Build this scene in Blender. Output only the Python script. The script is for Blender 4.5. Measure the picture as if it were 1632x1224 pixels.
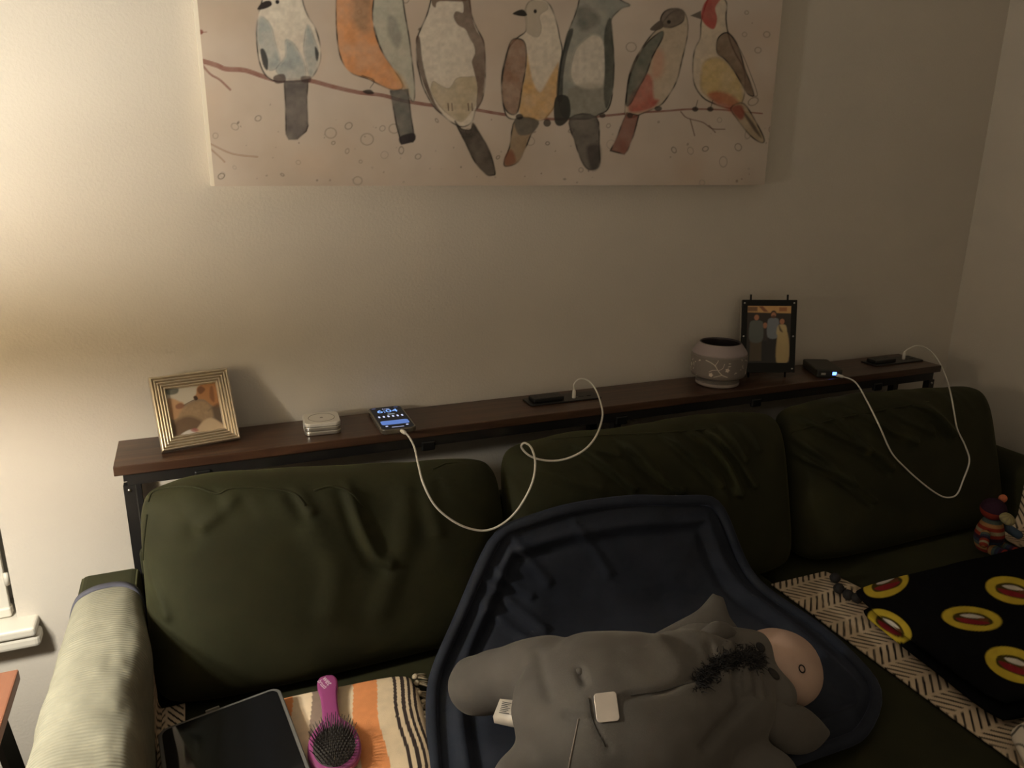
import bpy, bmesh, math, random
import numpy as np
from mathutils import Vector, Matrix, noise as mnoise

for o in list(bpy.data.objects): bpy.data.objects.remove(o)
SC = bpy.context.scene
COL = SC.collection
random.seed(7); rng = np.random.default_rng(7)

# ------------------------------------------------------------------ camera, world, exposure
CAM = np.array([0.0, -1.67, 1.418]); YAW, PITCH, ROLL, FPX = [math.radians(22.606), math.radians(16.317), math.radians(0.670), 1227.25]
_f = np.array([math.sin(YAW)*math.cos(PITCH), math.cos(YAW)*math.cos(PITCH), -math.sin(PITCH)])
_r0 = np.array([math.cos(YAW), -math.sin(YAW), 0.0]); _u0 = np.cross(_r0, _f)
_r = math.cos(ROLL)*_r0 + math.sin(ROLL)*_u0; _u = -math.sin(ROLL)*_r0 + math.cos(ROLL)*_u0
cam_d = bpy.data.cameras.new('camera'); cam = bpy.data.objects.new('camera', cam_d); COL.objects.link(cam)
cam_d.sensor_width = 36.0; cam_d.lens = FPX/1632*36.0; cam_d.clip_start = 0.02
M = Matrix(((_r[0], _u[0], -_f[0], CAM[0]), (_r[1], _u[1], -_f[1], CAM[1]), (_r[2], _u[2], -_f[2], CAM[2]), (0, 0, 0, 1)))
cam.matrix_world = M
SC.camera = cam
world = bpy.data.worlds.new('world'); SC.world = world; world.use_nodes = True
world.node_tree.nodes['Background'].inputs[0].default_value = (1.0, 0.82, 0.58, 1)
world.node_tree.nodes['Background'].inputs[1].default_value = 0.245
SC.view_settings.view_transform = 'Standard'; SC.view_settings.look = 'None'
SC.view_settings.exposure = 0.0; SC.view_settings.gamma = 1.0; SC.view_settings.use_curve_mapping = False
LAMP_POWER = 30.0            # each of the two bulbs of the table lamp (built below with its lamp)
LAMP_COLOR = (1.0, 0.95, 0.83)

# surveying helpers: where the photograph's pixel meets a known plane of the room
def _ray(px, py): return (px-816)/FPX*_r - (py-612)/FPX*_u + _f
def onY(px, py, Y): d = _ray(px, py); return CAM + d*((Y-CAM[1])/d[1])
def onZ(px, py, Z): d = _ray(px, py); return CAM + d*((Z-CAM[2])/d[2])

# ------------------------------------------------------------------ small helpers
def lin(r, g, b):
    f = lambda c: (c/255/12.92) if c/255 <= 0.04045 else ((c/255+0.055)/1.055)**2.4
    return (f(r), f(g), f(b))
def tag(o, label=None, cat=None, group=None, kind=None):
    if label: o['label'] = label
    if cat: o['category'] = cat
    if group: o['group'] = group
    if kind: o['kind'] = kind
    return o
def empty(name, loc, rz=0.0):
    o = bpy.data.objects.new(name, None); COL.objects.link(o); o.empty_display_size = 0.05
    o.location = loc; o.rotation_euler = (0, 0, rz); return o
def link(name, me, mat=None, parent=None, smooth=False, loc=None, rot=None):
    o = bpy.data.objects.new(name, me); COL.objects.link(o)
    if mat is not None and not me.materials: me.materials.append(mat)
    if smooth: me.polygons.foreach_set('use_smooth', [True]*len(me.polygons))
    if loc is not None: o.location = loc
    if rot is not None: o.rotation_euler = rot
    if parent is not None: o.parent = parent
    return o
def pymesh(name, V, F, mat=None, parent=None, smooth=True, loc=None, rot=None):
    me = bpy.data.meshes.new(name); me.from_pydata([tuple(map(float, v)) for v in V], [], [tuple(int(i) for i in f) for f in F]); me.update()
    return link(name, me, mat, parent, smooth, loc, rot)
def world_children(root, objs):
    """parent meshes built in world coordinates to an empty, keeping them in place"""
    inv = (Matrix.Translation(root.location) @ root.rotation_euler.to_matrix().to_4x4()).inverted()
    for o in objs:
        o.parent = root; o.matrix_parent_inverse = inv
    return root
def box_mesh(name, x0, x1, y0, y1, z0, z1, bevel=0.0, seg=2):
    bm = bmesh.new(); bmesh.ops.create_cube(bm, size=1)
    for v in bm.verts:
        v.co = Vector(((x0+x1)/2+v.co.x*(x1-x0), (y0+y1)/2+v.co.y*(y1-y0), (z0+z1)/2+v.co.z*(z1-z0)))
    if bevel: bmesh.ops.bevel(bm, geom=bm.edges[:], offset=bevel, segments=seg, affect='EDGES', profile=0.5)
    me = bpy.data.meshes.new(name); bm.to_mesh(me); bm.free(); return me
def box(name, x0, x1, y0, y1, z0, z1, mat, parent=None, bevel=0.0, seg=2, smooth=False, loc=None, rot=None):
    return link(name, box_mesh(name, x0, x1, y0, y1, z0, z1, bevel, seg), mat, parent, smooth, loc, rot)
def catmull(P, n=8, closed=False):
    P = np.array(P, float); N = len(P); out = []
    rngk = range(N if closed else N-1)
    for i in rngk:
        p1, p2 = P[i], P[(i+1) % N]
        p0 = P[i-1] if (closed or i > 0) else 2*p1-p2
        p3 = P[(i+2) % N] if (closed or i+2 < N) else 2*p2-p1
        for k in range(n):
            t = k/n
            out.append(0.5*((2*p1)+(-p0+p2)*t+(2*p0-5*p1+4*p2-p3)*t*t+(-p0+3*p1-3*p2+p3)*t**3))
    if not closed: out.append(P[-1])
    return np.array(out)
def tube_vf(path, rad, sides=10, closed=False, caps=True):
    path = np.array(path, float); n = len(path)
    rad = np.full(n, rad, float) if np.isscalar(rad) else np.array(rad, float)
    if closed: T = np.roll(path, -1, 0)-np.roll(path, 1, 0)
    else: T = np.gradient(path, axis=0)
    T /= np.maximum(np.linalg.norm(T, axis=1, keepdims=True), 1e-9)
    a = np.array([0, 0, 1.0]) if abs(T[0][2]) < 0.9 else np.array([1.0, 0, 0])
    nrm = np.cross(T[0], a); nrm /= np.linalg.norm(nrm); V = []; F = []
    for i in range(n):
        nrm = nrm - T[i]*np.dot(nrm, T[i]); nrm /= np.linalg.norm(nrm); b = np.cross(T[i], nrm)
        for k in range(sides):
            an = 2*math.pi*k/sides; V.append(path[i]+rad[i]*(math.cos(an)*nrm+math.sin(an)*b))
    m = n if closed else n-1
    for i in range(m):
        for k in range(sides):
            j = (i+1) % n
            F.append((i*sides+k, i*sides+(k+1) % sides, j*sides+(k+1) % sides, j*sides+k))
    if caps and not closed:
        F.append(tuple(range(sides))[::-1]); F.append(tuple((n-1)*sides+k for k in range(sides)))
    return V, F
def tube(name, path, rad, mat, parent=None, sides=10, closed=False):
    V, F = tube_vf(path, rad, sides, closed); return pymesh(name, V, F, mat, parent)
def join_vf(parts):
    V = []; F = []
    for v, f in parts:
        o = len(V); V += list(v); F += [tuple(i+o for i in q) for q in f]
    return V, F
def lathe(name, prof, mat, parent=None, seg=48, loc=None, rot=None):
    V = []; F = []
    for r, z in prof:
        for k in range(seg):
            a = 2*math.pi*k/seg; V.append((r*math.cos(a), r*math.sin(a), z))
    for i in range(len(prof)-1):
        for k in range(seg):
            F.append((i*seg+k, i*seg+(k+1) % seg, (i+1)*seg+(k+1) % seg, (i+1)*seg+k))
    if prof[0][0] > 1e-6: F.append(tuple(range(seg))[::-1])
    if prof[-1][0] > 1e-6: F.append(tuple((len(prof)-1)*seg+k for k in range(seg)))
    return pymesh(name, V, F, mat, parent, True, loc, rot)
def rrect(w, h, r, n=6):
    pts = []
    for cx, cy, a0 in ((w/2-r, h/2-r, 0), (-w/2+r, h/2-r, 90), (-w/2+r, -h/2+r, 180), (w/2-r, -h/2+r, 270)):
        for k in range(n+1):
            a = math.radians(a0+90*k/n); pts.append((cx+r*math.cos(a), cy+r*math.sin(a)))
    return pts
def prism_mesh(name, pts, z0, z1, bevel=0.0, seg=2):
    bm = bmesh.new(); vs = [bm.verts.new((x, y, z0)) for x, y in pts]
    f = bm.faces.new(vs)
    r = bmesh.ops.extrude_face_region(bm, geom=[f])
    for v in r['geom']:
        if isinstance(v, bmesh.types.BMVert): v.co.z = z1
    bmesh.ops.recalc_face_normals(bm, faces=bm.faces[:])
    if bevel:
        ed = [e for e in bm.edges if abs(e.verts[0].co.z-e.verts[1].co.z) < 1e-6]
        bmesh.ops.bevel(bm, geom=ed, offset=bevel, segments=seg, affect='EDGES', profile=0.5)
    me = bpy.data.meshes.new(name); bm.to_mesh(me); bm.free(); return me
def prism(name, pts, z0, z1, mat, parent=None, bevel=0.0, seg=2, smooth=False, loc=None, rot=None):
    return link(name, prism_mesh(name, pts, z0, z1, bevel, seg), mat, parent, smooth, loc, rot)
def grid_mesh(name, P, colors=None):
    """P: (n,m,3) array of points, colors: (n,m,3) linear print"""
    n, m = P.shape[:2]; me = bpy.data.meshes.new(name)
    me.vertices.add(n*m); me.vertices.foreach_set('co', P.reshape(-1).astype(np.float32))
    i, j = np.meshgrid(np.arange(n-1), np.arange(m-1), indexing='ij'); a = (i*m+j).ravel()
    idx = np.stack([a, a+m, a+m+1, a+1], 1).ravel().astype(np.int32); nf = len(a)
    me.loops.add(nf*4); me.loops.foreach_set('vertex_index', idx)
    me.polygons.add(nf); me.polygons.foreach_set('loop_start', np.arange(0, nf*4, 4, dtype=np.int32))
    me.update(calc_edges=True); me.validate()
    if colors is not None: set_print(me, colors.reshape(-1, 3))
    return me
def set_print(me, C):
    at = me.color_attributes.new('print', 'FLOAT_COLOR', 'POINT')
    a = np.ones((len(C), 4), np.float32); a[:, :3] = C; at.data.foreach_set('color', a.ravel())
def grid(name, P, mat, parent=None, colors=None, thick=0.0, smooth=True):
    o = link(name, grid_mesh(name, P, colors), mat, parent, smooth)
    if thick:
        m = o.modifiers.new('thickness', 'SOLIDIFY'); m.thickness = thick; m.offset = -1
    return o
def bake(o):
    """apply modifiers"""
    dg = bpy.context.evaluated_depsgraph_get(); ev = o.evaluated_get(dg)
    me = bpy.data.meshes.new_from_object(ev, preserve_all_data_layers=True, depsgraph=dg)
    old = o.data; o.modifiers.clear(); o.data = me; me.name = old.name; bpy.data.meshes.remove(old); return o
def text(name, s, size, mat, parent, loc, rot=(0, 0, 0), align='CENTER'):
    c = bpy.data.curves.new(name, 'FONT'); c.body = s; c.size = size; c.align_x = align; c.align_y = 'CENTER'; c.extrude = 0.00006
    t = bpy.data.objects.new(name, c); COL.objects.link(t)
    dg = bpy.context.evaluated_depsgraph_get(); me = bpy.data.meshes.new_from_object(t.evaluated_get(dg)); bpy.data.objects.remove(t)
    me.materials.clear(); return link(name, me, mat, parent, False, loc, rot)

# ------------------------------------------------------------------ value noise and printing on a grid
_lat = rng.random((257, 257)); _lat[256] = _lat[0]; _lat[:, 256] = _lat[:, 0]
def vnoise(x, y, s):
    x = np.asarray(x)*s; y = np.asarray(y)*s; xi = np.floor(x).astype(int); yi = np.floor(y).astype(int)
    fx = x-xi; fy = y-yi; fx = fx*fx*(3-2*fx); fy = fy*fy*(3-2*fy); xi %= 256; yi %= 256
    return (_lat[xi, yi]*(1-fx)+_lat[xi+1, yi]*fx)*(1-fy)+(_lat[xi, yi+1]*(1-fx)+_lat[xi+1, yi+1]*fx)*fy
def fbm(x, y, s, o=4):
    t = 0; a = 0.5
    for k in range(o): t = t+a*vnoise(np.asarray(x)+k*7.31, np.asarray(y)+k*3.77, s*2**k); a *= 0.5
    return t/(1-0.5**o)
def seg_dist(X, Y, pts, closed=False):
    d = np.full(X.shape, 1e9); n = len(pts)
    for i in range(n if closed else n-1):
        (ax, ay), (bx, by) = pts[i], pts[(i+1) % n]; dx, dy = bx-ax, by-ay; L = dx*dx+dy*dy+1e-12
        t = np.clip(((X-ax)*dx+(Y-ay)*dy)/L, 0, 1); d = np.minimum(d, np.hypot(X-ax-t*dx, Y-ay-t*dy))
    return d
def inside(X, Y, pts):
    c = np.zeros(X.shape, bool); n = len(pts)
    for i in range(n):
        (ax, ay), (bx, by) = pts[i], pts[(i+1) % n]
        if ay == by: continue
        c ^= ((ay > Y) != (by > Y)) & (X < (bx-ax)*(Y-ay)/(by-ay)+ax)
    return c
class Print:
    """a flat print: coordinates X, Y per vertex, colour C (linear)"""
    def __init__(s, X, Y, base): s.X, s.Y = X, Y; s.C = np.empty(X.shape+(3,)); s.C[:] = base
    def _win(s, pts, m):
        p = np.array(pts); (x0, y0), (x1, y1) = p.min(0)-m, p.max(0)+m
        return (s.X > x0) & (s.X < x1) & (s.Y > y0) & (s.Y < y1)
    def poly(s, pts, col, a=1.0, soft=1.0, wash=0.0, edge=0.0, smoothed=True, ecol=None, ew=1.0, wob=0.0):
        if smoothed and len(pts) > 3: pts = [tuple(p) for p in catmull(pts, 4, True)]
        w = s._win(pts, 3*soft+3*ew+wob*2); x = s.X[w]; y = s.Y[w]
        if wob: x = x+wob*(fbm(x, y, 0.09, 2)-.5)*2; y = y+wob*(fbm(x+99, y+55, 0.09, 2)-.5)*2
        d = seg_dist(x, y, pts, True); sd = np.where(inside(x, y, pts), d, -d)
        al = a*np.clip(0.5+sd/(2*soft), 0, 1)
        c = np.array(col)
        if wash:
            n = fbm(x, y, 0.05, 4); n2 = fbm(x+31, y+17, 0.16, 2)
            al = al*np.clip(1-wash*(1.6*n-0.35), 0, 1); c = c[None]*(0.82+0.34*n2)[:, None]
        s.C[w] = s.C[w]*(1-al[:, None])+c*al[:, None]
        if edge:
            e = edge*np.exp(-((sd)/ew)**2)*np.clip(fbm(x+5, y+9, 0.06, 2)*1.9-.25, 0, 1)
            ec = np.array(ecol if ecol is not None else (0.02, 0.018, 0.015)); s.C[w] = s.C[w]*(1-e[:, None])+ec*e[:, None]
    def line(s, pts, w0, col, a=1.0, w1=None, soft=0.6, smoothed=True):
        if smoothed and len(pts) > 2: pts = [tuple(p) for p in catmull(pts, 4)]
        m = s._win(pts, w0*2+3*soft); x = s.X[m]; y = s.Y[m]; d = seg_dist(x, y, pts)
        ww = w0 if w1 is None else w0+(w1-w0)*np.clip((x-pts[0][0])/(pts[-1][0]-pts[0][0]+1e-9), 0, 1)
        al = a*np.clip(0.5+(ww/2-d)/(2*soft), 0, 1)*(0.7+0.3*fbm(x, y, .1, 2)); s.C[m] = s.C[m]*(1-al[:, None])+np.array(col)*al[:, None]
    def ell(s, cx, cy, rx, ry, col, a=1.0, ang=0.0, soft=0.7, ring=0.0):
        m = s._win([(cx-max(rx, ry), cy-max(rx, ry)), (cx+max(rx, ry), cy+max(rx, ry))], 3*soft+2); x = s.X[m]-cx; y = s.Y[m]-cy
        c, sn = math.cos(ang), math.sin(ang); r = np.hypot((x*c+y*sn)/rx, (-x*sn+y*c)/ry); d = (1-r)*min(rx, ry)
        al = a*np.clip(0.5+d/(2*soft), 0, 1) if not ring else a*np.exp(-(d/ring)**2)
        s.C[m] = s.C[m]*(1-al[:, None])+np.array(col)*al[:, None]

# ------------------------------------------------------------------ materials (all node based)
def nodes_of(name):
    m = bpy.data.materials.new(name); m.use_nodes = True; nt = m.node_tree
    return m, nt, nt.nodes['Principled BSDF']
def add_bump(nt, bsdf, scale, strength, dist=0.002, detail=4, kind='noise', vec=None):
    tc = nt.nodes.new('ShaderNodeTexCoord')
    n = nt.nodes.new('ShaderNodeTexNoise'); n.inputs['Scale'].default_value = scale; n.inputs['Detail'].default_value = detail
    nt.links.new(tc.outputs['Object'], n.inputs['Vector'])
    b = nt.nodes.new('ShaderNodeBump'); b.inputs['Strength'].default_value = strength; b.inputs['Distance'].default_value = dist
    nt.links.new(n.outputs['Fac'], b.inputs['Height']); nt.links.new(b.outputs['Normal'], bsdf.inputs['Normal'])
    return n
def mat(name, col, rough=0.6, metal=0.0, var=0.12, scale=30, bump=0.0, bscale=200, bdist=0.002, sheen=0.0, spec=0.5, coat=0.0, stretch=None, sheen_tint=None):
    m, nt, b = nodes_of(name)
    b.inputs['Roughness'].default_value = rough; b.inputs['Metallic'].default_value = metal
    b.inputs['Specular IOR Level'].default_value = spec
    if coat: b.inputs['Coat Weight'].default_value = coat; b.inputs['Coat Roughness'].default_value = 0.05
    if sheen:
        b.inputs['Sheen Weight'].default_value = sheen; b.inputs['Sheen Roughness'].default_value = 0.35
        b.inputs['Sheen Tint'].default_value = (*(sheen_tint or col), 1)
    tc = nt.nodes.new('ShaderNodeTexCoord'); mp = nt.nodes.new('ShaderNodeMapping')
    if stretch: mp.inputs['Scale'].default_value = stretch
    n = nt.nodes.new('ShaderNodeTexNoise'); n.inputs['Scale'].default_value = scale; n.inputs['Detail'].default_value = 5
    r = nt.nodes.new('ShaderNodeValToRGB')
    r.color_ramp.elements[0].position = 0.3; r.color_ramp.elements[1].position = 0.7
    r.color_ramp.elements[0].color = (*[c*(1-var) for c in col], 1); r.color_ramp.elements[1].color = (*[min(1, c*(1+var)) for c in col], 1)
    nt.links.new(tc.outputs['Object'], mp.inputs['Vector']); nt.links.new(mp.outputs['Vector'], n.inputs['Vector'])
    nt.links.new(n.outputs['Fac'], r.inputs['Fac']); nt.links.new(r.outputs['Color'], b.inputs['Base Color'])
    if bump: add_bump(nt, b, bscale, bump, bdist)
    return m
def print_mat(name, rough=0.7, bump=0.0, bscale=300, bdist=0.001, sheen=0.0, spec=0.3, coat=0.0):
    m, nt, b = nodes_of(name); a = nt.nodes.new('ShaderNodeAttribute'); a.attribute_name = 'print'
    nt.links.new(a.outputs['Color'], b.inputs['Base Color']); b.inputs['Roughness'].default_value = rough
    b.inputs['Specular IOR Level'].default_value = spec
    if coat: b.inputs['Coat Weight'].default_value = coat; b.inputs['Coat Roughness'].default_value = 0.06
    if sheen: b.inputs['Sheen Weight'].default_value = sheen
    if bump: add_bump(nt, b, bscale, bump, bdist)
    return m
def glow_mat(name, col, strength):
    m, nt, b = nodes_of(name); b.inputs['Base Color'].default_value = (*col, 1)
    b.inputs['Emission Color'].default_value = (*col, 1); b.inputs['Emission Strength'].default_value = strength
    return m

M_wall = mat('greige_wall_paint', (0.60, 0.55, 0.48), 0.55, var=0.03, scale=3, bump=0.35, bscale=170, bdist=0.0022, spec=0.35)
M_ceil = mat('white_ceiling_paint', (0.72, 0.68, 0.62), 0.8, var=0.02, scale=3)
M_floor = mat('brown_floor', (0.10, 0.065, 0.04), 0.5, var=0.2, scale=8, stretch=(1, 12, 1))
M_white = mat('white_trim_paint', (0.62, 0.585, 0.51), 0.45, var=0.02, scale=5)
M_blind = mat('white_blind_fabric', (0.60, 0.57, 0.50), 0.7, var=0.02, scale=20)
M_olive = mat('olive_velvet', (0.023, 0.0232, 0.0105), 0.75, var=0.18, scale=9, bump=0.25, bscale=900, bdist=0.0006, sheen=0.13, spec=0.15, sheen_tint=(0.52, 0.50, 0.24))
M_navy = mat('navy_plush', (0.024, 0.028, 0.040), 0.85, var=0.2, scale=14, bump=0.3, bscale=700, bdist=0.0008, sheen=0.25, spec=0.12, sheen_tint=(0.30, 0.33, 0.50))
M_plush = mat('grey_plush', (0.118, 0.108, 0.098), 0.85, var=0.16, scale=9, bump=0.3, bscale=600, bdist=0.001, sheen=0.2, spec=0.15, sheen_tint=(0.6, 0.55, 0.48))
M_muzzle = mat('pale_pink_plush', (0.47, 0.33, 0.265), 0.85, var=0.06, scale=18, bump=0.25, bscale=600, bdist=0.0008, sheen=0.2, spec=0.15)
M_dark = mat('black_yarn', (0.012, 0.010, 0.010), 0.8, var=0.2)
M_blackmetal = mat('black_metal', (0.010, 0.009, 0.009), 0.45, var=0.15)
M_steel = mat('brushed_steel', (0.55, 0.52, 0.48), 0.3, 1.0, var=0.05)
M_silver = mat('champagne_silver_frame', (0.66, 0.57, 0.44), 0.28, 0.9, var=0.06, scale=60)
M_black = mat('black_plastic', (0.007, 0.007, 0.007), 0.38, var=0.1)
M_whitepl = mat('white_plastic', (0.66, 0.62, 0.55), 0.35, var=0.02)
M_cable = mat('white_cable', (0.70, 0.66, 0.58), 0.45, var=0.03)
M_aluminium = mat('aluminium', (0.62, 0.58, 0.52), 0.32, 0.85, var=0.03)
M_purple = mat('magenta_plastic', (0.29, 0.060, 0.185), 0.32, var=0.05, coat=0.3)
M_bristle = mat('black_bristle', (0.022, 0.017, 0.014), 0.4, var=0.1)
M_glass = mat('black_screen_glass', (0.006, 0.006, 0.007), 0.06, var=0.02, spec=0.6)
M_tabcase = mat('grey_tablet_case', (0.115, 0.11, 0.10), 0.5, var=0.05)
M_redwood = mat('reddish_wood', (0.225, 0.088, 0.047), 0.4, var=0.18, scale=6, stretch=(9, 1, 1))
M_potglaze = print_mat('stoneware_pot', 0.5, bump=0.15, bscale=200)
M_paint = print_mat('watercolour_print', 0.62, bump=0.2, bscale=900, bdist=0.0006)
M_photo = print_mat('photo_print', 0.35, coat=0.4)
M_cloth = print_mat('woven_print', 0.9, bump=0.35, bscale=900, bdist=0.0012, spec=0.1)
M_fleece = print_mat('fleece_print', 0.95, bump=0.4, bscale=500, bdist=0.0015, sheen=0.0, spec=0.05)
M_knit = print_mat('knit_print', 0.9, bump=0.4, bscale=400, bdist=0.0015, spec=0.1)
M_canvas_side = mat('canvas_edge', (0.74, 0.68, 0.57), 0.7, var=0.04)

def wood_mat():
    m, nt, b = nodes_of('rustic_dark_wood'); tc = nt.nodes.new('ShaderNodeTexCoord'); mp = nt.nodes.new('ShaderNodeMapping')
    mp.inputs['Scale'].default_value = (1.2, 22, 14)
    n = nt.nodes.new('ShaderNodeTexNoise'); n.inputs['Scale'].default_value = 3.5; n.inputs['Detail'].default_value = 8; n.inputs['Distortion'].default_value = 0.8
    r = nt.nodes.new('ShaderNodeValToRGB'); e = r.color_ramp.elements
    e[0].position = 0.28; e[0].color = (0.026, 0.013, 0.008, 1); e[1].position = 0.75; e[1].color = (0.098, 0.050, 0.029, 1)
    x = e.new(0.5); x.color = (0.055, 0.027, 0.016, 1)
    nt.links.new(tc.outputs['Object'], mp.inputs['Vector']); nt.links.new(mp.outputs['Vector'], n.inputs['Vector']); nt.links.new(n.outputs['Fac'], r.inputs['Fac'])
    nt.links.new(r.outputs['Color'], b.inputs['Base Color']); b.inputs['Roughness'].default_value = 0.34
    bp = nt.nodes.new('ShaderNodeBump'); bp.inputs['Strength'].default_value = 0.12; bp.inputs['Distance'].default_value = 0.001
    nt.links.new(n.outputs['Fac'], bp.inputs['Height']); nt.links.new(bp.outputs['Normal'], b.inputs['Normal']); return m
M_wood = wood_mat()

# ------------------------------------------------------------------ the room
XW = 2.20; HOLE = (-1.55, -0.404, 0.492, 1.95)
def wall_back():
    x0, x1, z0, z1 = HOLE; X0, X1, Z1 = -2.6, XW+0.1, 2.6
    V = [(X0, 0, 0), (X1, 0, 0), (X1, 0, Z1), (X0, 0, Z1), (x0, 0, z0), (x1, 0, z0), (x1, 0, z1), (x0, 0, z1)]
    V += [(x, 0.12, z) for x, y, z in V]
    F = [(0, 1, 5, 4), (1, 2, 6, 5), (2, 3, 7, 6), (3, 0, 4, 7)]
    F += [tuple(i+8 for i in f[::-1]) for f in F] + [(4, 5, 13, 12), (5, 6, 14, 13), (6, 7, 15, 14), (7, 4, 12, 15)]
    F += [(1, 0, 8, 9), (2, 1, 9, 10), (3, 2, 10, 11), (0, 3, 11, 8)]
    return tag(pymesh('wall_back', V, F, M_wall, None, False), 'greige textured wall behind the sofa', kind='structure')
wall_back()
tag(box('wall_right', XW, XW+0.1, -3.6, 0.0, 0, 2.6, M_wall), 'greige textured wall at the right corner', kind='structure')
tag(box('floor', -2.6, XW+0.1, -3.6, 0.12, -0.1, 0, M_floor), 'dark floor', kind='structure')
tag(box('ceiling', -2.6, XW+0.1, -3.6, 0.12, 2.6, 2.7, M_ceil), 'pale ceiling', kind='structure')
win = tag(empty('window_1', (-0.98, 0.05, 0.47)), 'white painted window with sill at the left', kind='structure')
w_sill = box('window_sill', -1.62, -0.366, -0.052, 0.118, 0.476, 0.497, M_white, bevel=0.006, seg=3)
w_apron = box('sill_apron', -1.60, -0.362, -0.046, -0.001, 0.447, 0.4755, M_white, bevel=0.009, seg=3)
w_fr = [box('window_frame', a, b, 0.085, 0.115, c, d, M_white, bevel=0.004) for a, b, c, d in
        ((-1.549, -1.50, 0.497, 1.949), (-0.455, -0.405, 0.497, 1.949), (-1.50, -0.455, 1.90, 1.949), (-1.50, -0.455, 0.498, 0.55), (-1.50, -0.455, 1.20, 1.24))]
w_pane = [box('pane', -1.50, -0.455, 0.098, 0.102, c, d, M_glass) for c, d in ((0.55, 1.20), (1.24, 1.90))]
world_children(win, [w_sill, w_apron]+w_fr+w_pane)
bl = tag(empty('window_blind', (-0.98, 0.03, 0.50)), 'white window blind hanging down to the white sill', 'blind')
world_children(bl, [box('blind_fabric', -1.54, -0.416, 0.010, 0.022, 0.515, 1.94, M_blind, bevel=0.002),
                    box('bottom_rail', -1.542, -0.414, 0.004, 0.028, 0.499, 0.520, M_white, bevel=0.004, seg=3),
                    tube('edge_clip', [(-0.411, 0.004, 0.60), (-0.411, 0.004, 0.573)], 0.0045, M_white)])

# ------------------------------------------------------------------ side table and the lamp on it
st = tag(empty('side_table', (-0.62, -0.50, 0)), 'reddish brown wooden side table with black frame beside the sofa arm', 'table')
TP = [box('table_top', -0.90, -0.350, -0.72, -0.275, 0.527, 0.55, M_redwood, bevel=0.003)]
for sx in (-1, 1):
    for sy in (-1, 1):
        bx, by = -0.625+sx*0.235, -0.4975+sy*0.18
        V, F = tube_vf([(bx, by, 0.525), (bx+sx*0.05, by+sy*0.02, 0.0)], 0.016, 4); TP.append(pymesh('leg', V, F, M_blackmetal, None, False))
for y0 in (-0.69, -0.325): TP.append(box('rail', -0.88, -0.37, y0, y0+0.02, 0.495, 0.526, M_blackmetal))
for x0 in (-0.88, -0.39): TP.append(box('rail', x0, x0+0.02, -0.67, -0.325, 0.495, 0.526, M_blackmetal))
world_children(st, TP)

LX, LY = -0.60, -0.615
lamp = tag(empty('table_lamp', (LX, LY, 0.551)), 'table lamp with warm cream drum shade on the side table', 'lamp')
lathe('lamp_base', [(0, 0), (0.075, 0), (0.078, 0.008), (0.06, 0.02), (0.03, 0.03), (0.045, 0.10), (0.062, 0.17), (0.048, 0.28), (0.018, 0.36), (0.012, 0.40), (0, 0.40)], M_silver, lamp)
tube('stem', [(0, 0, 0.30), (0, 0, 0.672)], 0.005, M_steel, lamp)
def shade_mat():
    m = bpy.data.materials.new('cream_lampshade'); m.use_nodes = True; nt = m.node_tree; nt.nodes.clear()
    o = nt.nodes.new('ShaderNodeOutputMaterial'); d = nt.nodes.new('ShaderNodeBsdfDiffuse'); t = nt.nodes.new('ShaderNodeBsdfTranslucent'); mx = nt.nodes.new('ShaderNodeMixShader')
    tc = nt.nodes.new('ShaderNodeTexCoord'); n = nt.nodes.new('ShaderNodeTexNoise'); n.inputs['Scale'].default_value = 150
    r = nt.nodes.new('ShaderNodeValToRGB'); r.color_ramp.elements[0].color = (0.97, 0.86, 0.68, 1); r.color_ramp.elements[1].color = (0.99, 0.90, 0.72, 1)
    nt.links.new(tc.outputs['Object'], n.inputs['Vector']); nt.links.new(n.outputs['Fac'], r.inputs['Fac']); nt.links.new(r.outputs['Color'], t.inputs['Color'])
    d.inputs['Color'].default_value = (0.75, 0.66, 0.5, 1); mx.inputs['Fac'].default_value = 0.96
    nt.links.new(d.outputs[0], mx.inputs[1]); nt.links.new(t.outputs[0], mx.inputs[2]); nt.links.new(mx.outputs[0], o.inputs['Surface']); return m
SH0, SH1 = 0.506, 0.649                      # shade bottom and top above the table
V = []; F = []; sg = 48
for r, z in ((0.165, SH0), (0.135, SH1), (0.133, SH1), (0.163, SH0)):
    for k in range(sg): a = 2*math.pi*k/sg; V.append((r*math.cos(a), r*math.sin(a), z))
for i in range(4):
    for k in range(sg): F.append((i*sg+k, i*sg+(k+1) % sg, ((i+1) % 4)*sg+(k+1) % sg, ((i+1) % 4)*sg+k))
pymesh('lamp_shade', V, F, shade_mat(), lamp)
for z in (SH0+0.012, SH1-0.010): tube('shade_spider', [(-0.13, 0, z+0.002), (0, 0, z), (0.13, 0, z+0.002)], 0.002, M_steel, lamp, 6)
for i, bz in enumerate((SH1-0.016, SH0+0.045)):
    ld = bpy.data.lights.new('lamp_bulb', 'POINT'); ld.energy = LAMP_POWER*(0.90 if i == 0 else 1.0); ld.color = LAMP_COLOR; ld.shadow_soft_size = 0.042
    lo = bpy.data.objects.new('lamp_bulb', ld); COL.objects.link(lo); lo.parent = lamp; lo.location = (0.03*(1-2*i), 0.0, bz)

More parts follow.
